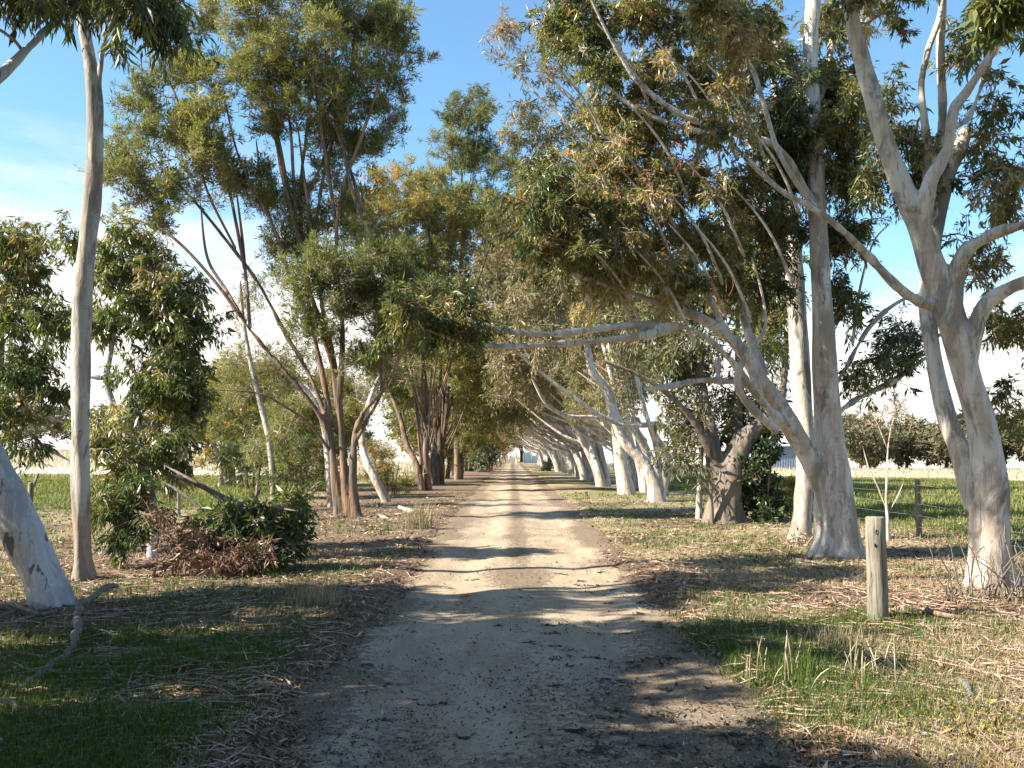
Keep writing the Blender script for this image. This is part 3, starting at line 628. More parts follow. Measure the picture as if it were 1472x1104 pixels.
cl = [(450, -25, 130, 40, 0, 2.0, 40), (370, 25, 75, 45, -.6, 1.3, 34), (310, 25, 22, 30, 0, .6, 7), (520, 30, 80, 50, 0, 1.4, 36), (470, 90, 90, 45, -.9, 1.4, 36), (385, 100, 65, 45, -.9, 1.1, 26), (565, 55, 42, 45, .3, .9, 16), (545, 125, 48, 38, .3, .9, 16), (470, 165, 75, 40, -.5, 1.2, 24), (395, 165, 45, 35, -.5, .8, 14),
      (500, 215, 45, 28, .4, .7, 10), (560, 180, 24, 18, .3, .5, 5), (545, 210, 24, 18, .5, .5, 5),
      (285, 105, 42, 30, -.3, .8, 13), (225, 140, 34, 28, -.4, .7, 10), (300, 160, 48, 34, -.5, .9, 16), (200, 165, 24, 24, 0, .5, 6), (180, 212, 28, 28, -.2, .6, 8), (240, 200, 48, 34, -.6, .9, 16), (310, 225, 50, 34, -.8, .9, 16), (215, 258, 48, 26, -.4, .8, 13), (172, 262, 24, 26, 0, .5, 6), (280, 270, 55, 24, -.3, .7, 12), (345, 265, 45, 32, 0, .8, 12),
      (235, 330, 30, 16, 0, .4, 4), (200, 300, 40, 14, 0, .4, 4), (222, 15, 36, 20, 0, .6, 7), (250, 35, 20, 14, 0, .4, 3),
      (430, 330, 45, 45, .6, .9, 12), (390, 290, 40, 35, .5, .8, 9), (500, 300, 40, 40, .8, .8, 9),
      (475, 385, 55, 32, -1.4, .8, 18), (540, 400, 55, 32, -1.6, .8, 18), (440, 420, 45, 28, -1.2, .7, 12), (590, 415, 45, 24, -1.8, .7, 12), (510, 445, 60, 26, -1.5, .8, 13), (450, 480, 40, 26, -.5, .6, 8), (560, 480, 45, 26, -1, .7, 9), (500, 520, 35, 22, -.6, .5, 5), (410, 370, 40, 34, .4, .8, 8), (530, 350, 45, 30, .4, .8, 9), (590, 470, 40, 30, -.6, .8, 7), (550, 520, 40, 28, .5, .8, 6), (470, 250, 40, 24, .6, .7, 7), (430, 280, 30, 26, .4, .7, 6)]
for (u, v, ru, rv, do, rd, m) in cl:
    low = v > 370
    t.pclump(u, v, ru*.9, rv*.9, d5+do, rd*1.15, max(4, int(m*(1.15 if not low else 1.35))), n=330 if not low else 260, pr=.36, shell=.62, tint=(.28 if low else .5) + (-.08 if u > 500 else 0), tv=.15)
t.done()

# thin stems and pale trunks round it
b = np.array([*P(395, 700, 30)[:2], 0.]); b[2] = float(gz(b[0], b[1]))
t = Tree('gum_sapling', 'slim straight grey sapling left of the many-stemmed gum', 'tree', b, BARKG, FINE, GRP_L, TWIGP, L=.12, W=.02)
t.limb([[b[0], b[1], -.3, .12], [b[0], b[1], 0, .11], Lp(388, 640, 9, 30), Lp(372, 570, 8, 30), Lp(360, 520, 7, 30), Lp(350, 460, 5, 30), Lp(345, 400, 3, 30)])
for (u, v, ru, rv, d, rd, m) in [(350, 520, 35, 40, 30, .8, 7), (400, 560, 30, 35, 30, .7, 6), (420, 620, 35, 35, 29, .7, 9), (350, 430, 35, 35, 30, .8, 7), (365, 640, 25, 25, 28, .5, 5)]:
    t.pclump(u, v, ru, rv, d, rd, m, n=170, pr=.42, tint=.4)
t.done()
for (lab, u, v, pts, w, cls) in [
    ('thin bright white trunk just left of the many-stemmed gum', 476, 730, [(474, 700), (470, 650), (462, 600), (440, 560), (400, 530)], 10, [(400, 520, 40, 30), (440, 500, 40, 40), (350, 560, 40, 25)]),
    ('white trunk leaning left just right of the many-stemmed gum', 556, 722, [(540, 690), (524, 655), (520, 620), (530, 580), (545, 540)], 12, [(560, 520, 50, 40), (520, 560, 30, 30)])]:
    b = G(u, v); d = b[1]
    t = Tree('gum_tree', lab, 'tree', b, BARKW, FINE, GRP_L, TWIGP, L=.13, W=.022, S=10)
    t.limb([[b[0], b[1], -.3, w*d/F*.6], [b[0], b[1], .02, w*d/F*.56]]+[Lp(a, c, w*(1-.12*i), d+.2*i) for i, (a, c) in enumerate(pts)])
    for (a, c, e, f) in cls: t.pclump(a, c, e, f, d+1, 1., 9, n=150, pr=.5, tint=.4)
    t.done()

# second group of dark stems further on
def stem_group(label, bases, stems, cls, d, bark, leaf, name='mallee_tree', w=9, **k):
    b = G(*bases[0]); d = b[1]
    t = Tree(name, label, 'tree', b, bark, leaf, GRP_L, TWIG, S=8, **k)
    for (u, v), pts in zip(bases, stems):
        q = G(u, v); q[1] = d + (q[1]-d)*.3
        t.limb([[q[0], q[1], -.3, w*d/F*.62], [q[0], q[1], .02, w*d/F*.58]]+[Lp(a, c, w*(1-.13*i), d+.3*i) for i, (a, c) in enumerate(pts)])
    for k in range(12):
        a, c = cls[rng.integers(0, len(cls))][:2]; bb = G(*bases[k % len(bases)]); e_ = P(a+rng.uniform(-25, 25), c+rng.uniform(-20, 20), d+rng.uniform(-1, 1)); z0 = rng.uniform(.5, 2.6)
        t.limb([[bb[0], d, z0, .05], [bb[0]*.62+e_[0]*.38, d, z0*.6+e_[2]*.4-.3, .038], [*e_, .018]], S=6)
    for (a, c, e, f, m, ti) in cls: t.pclump(a, c, e, f, d+rng.uniform(-1, 1), 1.6, int(m*1.6), n=290, pr=.55, tint=ti)
    return t.done()
stem_group('dark-stemmed gum clump beside the pale shrub on the left verge', [(607, 706), (618, 705)], [[(600, 670), (585, 640), (575, 600), (560, 560), (550, 520)], [(612, 650), (614, 600), (610, 540), (600, 470), (600, 420)]],
           [(560, 540, 45, 40, 12, .4), (600, 480, 45, 40, 14, .4), (640, 440, 45, 40, 14, .45), (570, 440, 40, 40, 12, .5), (530, 320, 45, 50, 14, .75), (590, 310, 55, 45, 18, .7), (560, 370, 50, 40, 14, .55), (545, 270, 25, 28, 6, .7), (610, 262, 40, 20, 8, .6), (640, 320, 40, 40, 12, .6), (600, 400, 45, 34, 12, .5), (560, 430, 40, 40, 10, .5), (700, 330, 34, 36, 9, .5), (620, 370, 40, 30, 9, .5)], 44, BARKB, FINE, L=.18, W=.036, droop=0, up=.5)
stem_group('dark gum with two upright stems, third clump along the left verge', [(634, 697), (622, 700)], [[(632, 640), (634, 590), (645, 540), (665, 490), (680, 450)], [(626, 650), (628, 600), (632, 540), (640, 480), (660, 400), (665, 300), (660, 200)]],
           [(660, 160, 38, 22, 15, .22), (690, 170, 26, 18, 7, .22), (650, 205, 34, 16, 8, .3), (690, 215, 38, 24, 14, .22), (720, 240, 28, 16, 7, .25), (670, 240, 35, 14, 7, .3), (630, 290, 45, 34, 14, .5), (680, 300, 50, 34, 16, .4), (640, 350, 50, 36, 16, .45), (700, 360, 50, 40, 16, .4), (660, 420, 50, 40, 14, .4), (690, 480, 36, 34, 9, .4), (640, 520, 40, 36, 10, .45), (600, 560, 36, 34, 8, .45), (670, 560, 34, 36, 9, .45), (720, 290, 34, 34, 10, .45), (720, 420, 34, 40, 11, .45), (650, 470, 40, 36, 9, .45), (600, 500, 34, 40, 8, .4)], 48, BARKD, FINE, L=.18, W=.036, droop=0, up=.5)
stem_group('gum with a rusty pink stem at the fourth spot on the left verge', [(658, 690), (664, 688)], [[(657, 650), (655, 610), (640, 570)], [(664, 640), (668, 590), (680, 540), (690, 500)]],
           [(650, 600, 32, 28, 10, .45), (680, 570, 28, 28, 8, .4), (640, 560, 30, 24, 7, .45), (675, 630, 22, 24, 7, .4), (690, 520, 28, 28, 8, .35)], 60, BARKB, FINE, L=.18, W=.034, droop=0)

# ------------------------------------------------------------------ trees, right side
# near right gum with forked limbs
b = G(1424, 846); d1 = b[1]
t = Tree('gum_tree', 'thick forked gum on the near right with boughs sweeping out of frame', 'tree', b, BARK, GUM, GRP_R, TWIGP, vox=.028, S=16, L=.085, W=.022, droop=.7, red=.25)
t.limb([[b[0], b[1], -.4, .38], [b[0], b[1], 0., .29], Lp(1424, 800, 57, d1), Lp(1422, 745, 54, d1), Lp(1421, 690, 50, d1), Lp(1417, 650, 45, d1), Lp(1407, 600, 40, d1), Lp(1388, 537, 37, d1), Lp(1361, 440, 39, d1), Lp(1341, 385, 39, d1), Lp(1324, 335, 33, d1), Lp(1298, 300, 31, d1) if False else Lp(1306, 290, 32, d1), Lp(1272, 204, 28, d1), Lp(1243, 102, 28, d1-.1), Lp(1219, 0, 23, d1-.2), Lp(1210, -50, 21, d1-.3), Lp(1200, -120, 20, d1-.4)])
t.limb([Lp(1406, 740, 36, d1+.2), Lp(1386, 670, 31, d1+.35), Lp(1364, 606, 27, d1+.5), Lp(1346, 537, 22, d1+.6), Lp(1334, 450, 21, d1+.7), Lp(1337, 380, 22, d1+.75), Lp(1347, 320, 22, d1+.8), Lp(1364, 250, 20, d1+.9), Lp(1395, 180, 18, d1+1.)])
t.limb([Lp(1318, 345, 26, d1), Lp(1328, 300, 24, d1-.1), Lp(1340, 255, 20, d1-.2), Lp(1362, 215, 18, d1-.2), Lp(1368, 165, 16, d1-.2), Lp(1395, 125, 14, d1-.3), Lp(1420, 85, 12, d1-.4), Lp(1452, 45, 10, d1-.5)])
t.limb([Lp(1366, 185, 10, d1-.2), Lp(1392, 170, 10, d1), Lp(1410, 125, 11, d1+.2), Lp(1420, 80, 12, d1+.3), Lp(1410, 20, 12, d1+.4), Lp(1412, -60, 9, d1+.5)])
t.limb([Lp(1338, 320, 22, d1+.7), Lp(1335, 230, 16, d1+.6), Lp(1328, 170, 12, d1+.5), Lp(1325, 120, 10, d1+.5), Lp(1335, 70, 9, d1+.5), Lp(1352, 20, 8, d1+.5), Lp(1356, -40, 7, d1+.5)])
t.limb([Lp(1342, 250, 14, d1+.6), Lp(1355, 170, 12, d1+.6), Lp(1352, 80, 12, d1+.6), Lp(1354, 0, 13, d1+.6), Lp(1356, -80, 9, d1+.6)])
t.limb([Lp(1368, 480, 26, d1+.1), Lp(1372, 420, 22, d1), Lp(1380, 375, 21, d1-.1), Lp(1405, 348, 19, d1-.2), Lp(1440, 332, 17, d1-.3), Lp(1475, 322, 16, d1-.4), Lp(1540, 290, 10, d1-.6)])
t.limb([Lp(1388, 530, 28, d1), Lp(1400, 480, 22, d1-.1), Lp(1415, 440, 20, d1-.2), Lp(1445, 418, 20, d1-.3), Lp(1478, 404, 20, d1-.4), Lp(1560, 380, 12, d1-.7)])
t.limb([Lp(1345, 442, 18, d1), Lp(1320, 432, 15, d1-.1), Lp(1290, 412, 14, d1-.2), Lp(1245, 365, 12, d1-.4), Lp(1195, 318, 10, d1-.6), Lp(1160, 295, 9, d1-.7), Lp(1120, 272, 8, d1-.8), Lp(1070, 225, 6, d1-.9), Lp(1040, 190, 4, d1-1)], S=10)
t.limb([Lp(1185, 312, 8, d1-.6), Lp(1150, 270, 8, d1-.6), Lp(1118, 215, 7.5, d1-.5), Lp(1098, 150, 7, d1-.5), Lp(1082, 100, 7, d1-.4), Lp(1060, 70, 6, d1-.4), Lp(1040, 20, 5, d1-.4), Lp(1020, -30, 4, d1-.4)], S=8)
for (u, v, ru, rv, d, rd, m, ti) in [(1300, 185, 32, 38, 12.6, .4, 10, .3), (1325, 262, 30, 34, 12.8, .4, 8, .2), (1262, 250, 26, 40, 13, .4, 7, .3), (1405, 235, 24, 40, 12.6, .3, 6, .2), (1385, 60, 28, 40, 12, .4, 5, .5), (1440, 150, 30, 40, 12, .4, 5, .4), (1450, 245, 28, 24, 12, .3, 5, .7), (1440, 285, 36, 18, 12, .3, 5, .75), (1395, 340, 30, 14, 12.4, .3, 3, .5),
                                     (1420, 385, 36, 18, 12.4, .3, 4, .5), (1450, 470, 36, 20, 12.4, .3, 4, .5), (1410, 455, 26, 20, 12.6, .3, 3, .5), (1290, 20, 34, 22, 11.6, .4, 5, .5), (1240, -10, 40, 22, 11.2, .4, 7, .55), (1440, 20, 40, 25, 12, .4, 6, .4), (1310, -60, 90, 40, 11.4, .8, 14, .5), (1440, -80, 80, 50, 11.5, .8, 12, .5), (1060, 60, 40, 50, 10.6, .4, 6, .75), (1020, 5, 46, 22, 10.6, .4, 7, .75),
                                     (1030, 180, 34, 24, 10.6, .3, 4, .6), (1445, 600, 26, 20, 13, .3, 3, .5), (1450, 560, 20, 40, 13, .3, 3, .3), (1560, 300, 60, 60, 11, .8, 10, .5)]:
    t.pclump(u, v, ru, rv, d, rd, m, n=240, pr=.24, tint=ti)
t.done()

# tree beyond the right frame edge
b = np.array([6.95, 12.3, 0.]); b[2] = float(gz(b[0], b[1]))
t = Tree('gum_tree', 'gum at the right frame edge, only the flank of its butt in view', 'tree', b, BARKG, GUM, GRP_R, TWIG, S=14, L=.11, W=.026)
t.limb([[b[0], b[1], -.4, .42], [b[0], b[1], 0., .38], [b[0]+.05, b[1], .8, .27], [b[0]+.25, b[1], 2, .22], [b[0]+.5, b[1]-.3, 4, .2], [b[0]+.4, b[1]-.8, 6, .14], [b[0], b[1]-1.2, 7.5, .08]])
P7 = P(1440, 15, 8.5)
t.limb([[b[0]+.45, b[1]-.8, 6, .09], [b[0]-.6, b[1]-2, 5.9, .06], [P7[0]+.2, P7[1]+.4, P7[2]+.2, .03]])
t.clump(P(1450, 5, 8.5), (.22, .3, .18), 9, n=90, pr=.16, tint=.35, L=.13, W=.035)
t.clump((8, 11, 7.5), (1.4, 1.4, .9), 20, n=160, pr=.4)
t.done()

# tall straight white gum with its long left limb
b = G(1204, 800); d2 = b[1]
t = Tree('gum_tree', 'massive white gum with a straight column trunk and a long limb over the track', 'tree', b, BARKW, GUM, GRP_R, TWIGP, vox=.03, S=16, L=.092, W=.024, droop=.6, red=.3)
t.limb([[b[0], b[1], -.4, .45], [b[0], b[1], 0., .40], Lp(1204, 765, 60, d2), Lp(1201, 725, 54, d2), Lp(1196, 670, 47, d2), Lp(1192, 640, 42, d2), Lp(1188, 570, 37, d2), Lp(1183, 470, 32, d2), Lp(1179, 380, 30, d2), Lp(1174, 280, 28, d2), Lp(1169, 180, 26, d2), Lp(1165, 90, 24, d2), Lp(1168, 0, 23, d2), Lp(1175, -90, 18, d2), Lp(1185, -200, 10, d2)])
t.limb([Lp(1184, 705, 26, d2), Lp(1155, 645, 25, d2-.05), Lp(1125, 595, 28, d2-.1), Lp(1098, 555, 25, d2-.2), Lp(1075, 515, 20, d2-.3), Lp(1048, 485, 15, d2-.4), Lp(1008, 458, 13, d2-.5), Lp(960, 440, 12, d2-.6), Lp(915, 424, 11, d2-.7), Lp(870, 408, 9, d2-.9), Lp(820, 392, 7, d2-1), Lp(780, 370, 5, d2-1.2)])
t.limb([Lp(1128, 612, 20, d2-.3), Lp(1094, 575, 13, d2-.5), Lp(1056, 525, 11, d2-.7), Lp(1024, 492, 10, d2-.8), Lp(990, 472, 10, d2-.85), Lp(950, 467, 11, d2-.9), Lp(880, 470, 12, d2-1.1), Lp(800, 480, 11, d2-1.4), Lp(745, 478, 10, d2-1.7), Lp(690, 468, 8, d2-2), Lp(640, 452, 6, d2-2.2), Lp(600, 440, 4, d2-2.4)], S=10)
t.limb([Lp(985, 468, 12, d2-.7), Lp(935, 480, 12, d2-1), Lp(870, 489, 11, d2-1.2), Lp(800, 494, 10, d2-1.5), Lp(720, 498, 8, d2-1.9), Lp(660, 490, 6, d2-2.1), Lp(610, 472, 4, d2-2.3)], S=10)
t.limb([Lp(1092, 556, 16, d2-.3), Lp(1050, 549, 11, d2-.5), Lp(1005, 547, 10, d2-.7), Lp(965, 555, 9, d2-.9), Lp(925, 560, 4, d2-1.1)], S=10)
t.limb([Lp(1032, 545, 8, d2-.55), Lp(1033, 520, 8, d2-.5), Lp(1034, 512, 7, d2-.5)], S=8)
t.limb([Lp(1120, 625, 15, d2-.3), Lp(1085, 590, 12, d2-.6), Lp(1062, 560, 11, d2-.7), Lp(1062, 530, 10, d2-.7), Lp(1082, 500, 8, d2-.7), Lp(1100, 470, 5, d2-.7), Lp(1095, 420, 4, d2-.7), Lp(1080, 370, 3, d2-.7)], S=8)
t.limb([Lp(1100, 545, 18, d2-.1), Lp(1075, 480, 14, d2+.2), Lp(1062, 420, 12, d2+.4), Lp(1045, 350, 10, d2+.6), Lp(1040, 280, 7, d2+.8), Lp(1030, 200, 4, d2+1)], S=8)
t.limb([Lp(1060, 500, 12, d2-.35), Lp(1030, 450, 10, d2-.4), Lp(1000, 380, 8, d2-.5), Lp(960, 310, 7, d2-.6), Lp(920, 250, 5, d2-.7), Lp(880, 190, 4, d2-.8)], S=8)
t.limb([Lp(1172, 300, 16, d2-.1), Lp(1120, 215, 12, d2-.6), Lp(1050, 190, 10, d2-1), Lp(980, 165, 9, d2-1.3), Lp(920, 120, 7, d2-1.6), Lp(880, 60, 5, d2-1.8), Lp(850, 0, 4, d2-2)], S=10)
t.limb([Lp(1040, 195, 8, d2-1), Lp(970, 180, 8, d2-.9), Lp(905, 150, 7, d2-.9), Lp(860, 110, 5, d2-.9), Lp(830, 60, 4, d2-.9)], S=8)
t.limb([Lp(1168, 170, 14, d2), Lp(1190, 100, 11, d2+.4), Lp(1200, 40, 10, d2+.6), Lp(1230, -40, 8, d2+.8)], S=10)
t.limb([Lp(1170, 130, 13, d2), Lp(1110, 60, 10, d2+.3), Lp(1040, 0, 8, d2+.5), Lp(960, -60, 6, d2+.8)], S=10)
t.limb([Lp(1185, 580, 12, d2+.2), Lp(1215, 530, 8, d2+.4), Lp(1250, 470, 7, d2+.6), Lp(1290, 435, 5, d2+.8), Lp(1330, 420, 3, d2+1)], S=6)
t.limb([Lp(1190, 605, 12, d2+.2), Lp(1230, 575, 10, d2+.6), Lp(1280, 550, 9, d2+.9), Lp(1330, 515, 5, d2+1.2)], S=6)
t.limb([Lp(1225, 500, 5, d2+.5), Lp(1235, 420, 4, d2+.6), Lp(1255, 350, 3, d2+.7), Lp(1280, 320, 2, d2+.8)], S=5)
# open twig framework in front of the foliage
for (u, v) in [(905, 260), (985, 350), (850, 300), (1010, 260), (940, 390), (870, 380), (790, 330), (1080, 300), (1000, 120), (830, 200), (790, 270), (760, 330), (930, 180), (880, 60), (960, 80), (1040, 120), (1090, 200), (820, 120), (850, 360), (1020, 350), (980, 300), (910, 340)]:
    t.limb([Lp(u+60, v+110, 6, d2-.7), Lp(u+35, v+50, 4.5, d2-1), Lp(u+10, v+10, 3.5, d2-1.2), Lp(u-25, v-30, 2.5, d2-1.4)], S=5, thin=True)
cl = [(820, 20, 40, 45, -.5, .8, 13, .25), (850, 70, 50, 40, -.5, .8, 15, .2), (900, 20, 60, 45, -.6, 1., 18, .5), (970, 30, 55, 45, -.4, 1., 17, .6), (1040, 20, 50, 40, 0, 1, 14, .6), (1110, 30, 50, 40, 0, 1, 12, .55), (1200, 40, 36, 30, .5, .6, 7, .6), (1245, 20, 30, 25, .5, .6, 5, .7),
      (930, 105, 50, 45, -.4, .9, 15, .55), (1000, 110, 55, 40, -.3, .9, 15, .6), (1070, 110, 45, 40, 0, .8, 11, .6), (880, 160, 46, 40, -.3, .9, 13, .6), (950, 190, 56, 36, -.5, .9, 15, .7), (1020, 190, 50, 36, -.4, .9, 13, .7), (870, 230, 50, 36, -.5, .9, 14, .55), (930, 265, 56, 36, -.6, .9, 16, .7), (1000, 265, 50, 36, -.5, .9, 14, .6), (1060, 255, 36, 40, 0, .7, 10, .45),
      (790, 250, 40, 30, -1, .7, 10, .45), (770, 295, 34, 36, -1.2, .7, 11, .45), (820, 300, 45, 36, -1.1, .8, 14, .55), (760, 345, 30, 26, -1.2, .6, 8, .5), (830, 360, 50, 30, -1, .8, 12, .55), (890, 330, 50, 36, -.8, .8, 14, .65), (950, 340, 50, 36, -.6, .8, 14, .6), (1010, 340, 46, 36, -.2, .8, 12, .55), (1070, 345, 40, 40, .3, .7, 10, .4), (900, 395, 50, 26, -.8, .7, 9, .5), (970, 405, 46, 28, -.4, .7, 9, .5), (1040, 420, 40, 30, .6, .6, 8, .35), (1100, 410, 40, 44, .8, .6, 11, .3),
      (1150, 120, 44, 34, .4, .6, 15, .35), (1200, 105, 36, 24, .4, .5, 9, .45), (1130, 175, 36, 40, -.2, .6, 12, .15), (1195, 165, 40, 40, .6, .6, 15, .2), (1225, 165, 30, 45, -.3, .5, 9, .45), (1140, 240, 36, 40, .3, .6, 13, .12), (1210, 240, 36, 40, .3, .6, 10, .2), (1235, 255, 30, 36, 0, .5, 7, .25), (1205, 350, 26, 46, .7, .4, 9, .2), (1205, 430, 20, 36, .8, .35, 6, .15), (1120, 330, 36, 40, .6, .6, 9, .25),
      (640, 455, 34, 12, -2.2, .4, 5, .25), (690, 478, 30, 12, -1.9, .4, 4, .3), (590, 445, 34, 16, -2.4, .4, 6, .25), (1255, 535, 22, 22, .7, .35, 5, .1), (1285, 490, 30, 18, .9, .35, 5, .1), (1300, 535, 30, 16, 1, .35, 4, .1), (1220, 540, 16, 20, .5, .3, 3, .1), (1235, 330, 20, 16, .6, .3, 2, .4)]
for (u, v, ru, rv, do, rd, m, ti) in cl:
    t.pclump(u, v, ru, rv, d2+do, rd, int(m*(1.5 if ti < .26 and v < 460 else 1.)), n=265, pr=.29, tint=ti, tv=.2)
for (u, v) in [(850, 290), (800, 330), (780, 300), (860, 340), (760, 350), (960, 250), (985, 230), (1010, 260), (880, 300), (930, 390), (830, 270), (1030, 440), (900, 200)]:
    t.red_twigs(P(u, v, d2-1.2), .4, 7)
t.done()
# grey companion trunk
b = G(1152, 778); d3 = b[1]
t = Tree('gum_tree', 'grey shaded gum trunk standing close behind the massive white gum', 'tree', b, BARKG, GUM, GRP_R, TWIG, vox=.035, S=14, L=.15, W=.036, droop=.6, red=.2)
t.limb([[b[0], b[1], -.4, .33], [b[0], b[1], 0., .23], Lp(1154, 740, 29, d3), Lp(1157, 680, 27, d3), Lp(1155, 600, 26, d3), Lp(1150, 520, 27, d3), Lp(1146, 450, 28, d3), Lp(1142, 380, 25, d3), Lp(1138, 300, 20, d3), Lp(1125, 200, 15, d3), Lp(1110, 100, 10, d3)])
t.limb([Lp(1144, 400, 12, d3), Lp(1120, 330, 10, d3+.2), Lp(1085, 280, 8, d3+.4), Lp(1080, 200, 6, d3+.6)])
t.limb([Lp(1152, 640, 10, d3), Lp(1170, 600, 7, d3+.5), Lp(1180, 560, 5, d3+.8)])
for (u, v, ru, rv, do, rd, m, ti) in [(1090, 300, 50, 50, .8, .8, 12, .25), (1110, 200, 50, 50, .6, .8, 12, .3), (1090, 400, 44, 44, .8, .7, 10, .3), (1110, 470, 34, 40, .9, .6, 8, .25), (1080, 90, 60, 50, .8, .9, 10, .5)]:
    t.pclump(u, v, ru, rv, d3+do, rd, m, n=140, pr=.36, tint=ti)
t.done()

# dark gnarled fork
b = G(1042, 752); d4 = b[1]
t = Tree('gum_tree', 'dark gnarled forked gum trunk beside the dense evergreen shrub', 'tree', b, BARKDK, ROWL, GRP_R, TWIG, vox=.05, S=14, L=.17, W=.04, droop=.5, lump=.12)
t.limb([[b[0], b[1], -.4, .55], [b[0], b[1], 0., .5], Lp(1044, 715, 46, d4), Lp(1052, 670, 38, d4), Lp(1068, 635, 32, d4), Lp(1095, 610, 22, d4), Lp(1120, 580, 14, d4), Lp(1130, 500, 10, d4+.5), Lp(1120, 400, 7, d4+.8)])
t.limb([Lp(1038, 715, 34, d4), Lp(1028, 670, 24, d4), Lp(1022, 620, 18, d4), Lp(1010, 560, 14, d4+.3), Lp(1000, 480, 10, d4+.6), Lp(985, 400, 6, d4+1)])
t.limb([Lp(1050, 680, 24, d4), Lp(1058, 620, 20, d4+.3), Lp(1062, 550, 14, d4+.6), Lp(1060, 450, 9, d4+1)])
t.limb([Lp(1026, 660, 14, d4-.1), Lp(1000, 610, 12, d4-.3), Lp(965, 570, 9, d4-.5), Lp(920, 540, 6, d4-.6), Lp(870, 520, 4, d4-.7)])
for (u, v, ru, rv, do, rd, m, ti) in [(1100, 470, 36, 50, 1, 1, 14, .2), (1010, 520, 50, 44, .6, 1.2, 18, .2), (960, 515, 34, 36, .6, 1.2, 9, .3), (1060, 590, 44, 36, .8, 1, 13, .2), (985, 600, 46, 36, .5, 1, 13, .2), (1105, 570, 22, 30, .3, .6, 6, .1), (1010, 430, 60, 50, 1, 1.4, 18, .35), (930, 440, 50, 46, 1, 1.2, 13, .4), (1080, 380, 50, 50, 1.4, 1.2, 14, .3), (990, 650, 30, 20, .3, .6, 6, .3)]:
    t.pclump(u, v, ru, rv, d4+do, rd, m, n=150, pr=.48, tint=ti)
t.done()

# S-curved tree
b = G(944, 722); d6 = b[1]
t = Tree('gum_tree', 'white gum with an S-curved trunk bending towards the track', 'tree', b, BARKW, ROWL, GRP_R, TWIGP, vox=.06, S=12, L=.19, W=.045, droop=.4, red=.1)
t.limb([[b[0], b[1], -.4, .36], [b[0], b[1], 0., .32], Lp(940, 695, 20, d6), Lp(928, 668, 18, d6), Lp(906, 645, 17, d6), Lp(890, 620, 16, d6), Lp(880, 590, 15, d6), Lp(872, 560, 13, d6), Lp(852, 535, 12, d6), Lp(845, 500, 10, d6), Lp(838, 450, 7, d6), Lp(820, 380, 5, d6)])
t.limb([Lp(948, 715, 16, d6), Lp(956, 690, 12, d6), Lp(958, 660, 11, d6), Lp(945, 630, 10, d6), Lp(930, 600, 8, d6+.2), Lp(915, 540, 6, d6+.5)])
t.limb([Lp(958, 668, 9, d6), Lp(972, 645, 9, d6), Lp(962, 620, 9, d6-.2), Lp(945, 610, 9, d6-.3), Lp(900, 612, 8, d6-.5), Lp(868, 600, 7, d6-.7), Lp(830, 575, 6, d6-.9), Lp(790, 545, 5, d6-1.1), Lp(740, 505, 3, d6-1.4)], S=8)
t.limb([Lp(884, 605, 9, d6), Lp(850, 600, 7, d6-.2), Lp(815, 598, 6, d6-.4), Lp(785, 580, 5, d6-.6), Lp(765, 545, 3, d6-.8)], S=8)
for (u, v, ru, rv, do, rd, m, ti) in [(860, 455, 46, 30, 1.2, 1.2, 12, .4), (800, 440, 46, 36, -.5, 1.4, 14, .45), (830, 400, 50, 36, .5, 1.4, 14, .5), (770, 400, 40, 36, 0, 1.2, 11, .5), (910, 560, 30, 30, 1.6, 1, 8, .35), (780, 500, 36, 24, -1, 1, 7, .5), (740, 440, 36, 30, -.5, 1.2, 9, .5), (760, 330, 36, 40, .5, 1.2, 9, .4)]:
    t.pclump(u, v, ru, rv, d6+do, rd, m, n=130, pr=.6, tint=ti)
t.done()

# the crown that shows above the row: long upright boughs of a gum further along
b = np.array([4.7, 40., 0.]); b[2] = float(gz(b[0], b[1]))
t = Tree('gum_tree', 'tall gum whose bare upper boughs stand against the sky above the track', 'tree', b, BARKW, ROWL, GRP_R, TWIGP, S=10, L=.2, W=.045, droop=.4, red=.2)
t.limb([[b[0], b[1], -.3, .42], [b[0], b[1], 0., .38], Lp(892, 660, 19, 40), Lp(885, 580, 17, 40), Lp(878, 480, 15, 40), Lp(872, 380, 13, 40), Lp(885, 290, 11, 40), Lp(862, 180, 9, 40), Lp(840, 90, 6, 40), Lp(832, 0, 4, 40)])
t.limb([Lp(886, 230, 9, 40), Lp(868, 200, 8, 40), Lp(845, 165, 7, 40), Lp(815, 135, 6, 40), Lp(790, 110, 5, 40), Lp(775, 55, 4, 40), Lp(756, 5, 3, 40)])
t.limb([Lp(872, 260, 7, 40), Lp(820, 180, 5, 40), Lp(768, 132, 3.5, 40), Lp(735, 95, 3, 40), Lp(716, 65, 2.5, 40)])
for (u, v, ru, rv, do, rd, m, ti) in [(725, 50, 20, 10, 0, .5, 5, .75), (740, 97, 14, 9, 0, .3, 3, .7), (716, 75, 8, 10, 0, .3, 2, .7), (780, 60, 26, 24, 0, .8, 5, .8), (800, 110, 30, 22, 0, .8, 6, .7), (780, 160, 36, 22, 0, 1, 9, .25), (835, 170, 40, 26, 0, 1, 10, .3), (750, 190, 30, 18, 0, .8, 7, .5), (790, 205, 44, 22, 0, 1.2, 10, .4), (850, 225, 44, 26, 0, 1.2, 9, .5), (820, 60, 30, 40, .5, 1, 8, .75), (760, 250, 30, 30, .5, 1, 7, .5)]:
    t.pclump(u, v, ru, rv, 40+do, rd, m, n=150, pr=.55, tint=ti)
t.done()

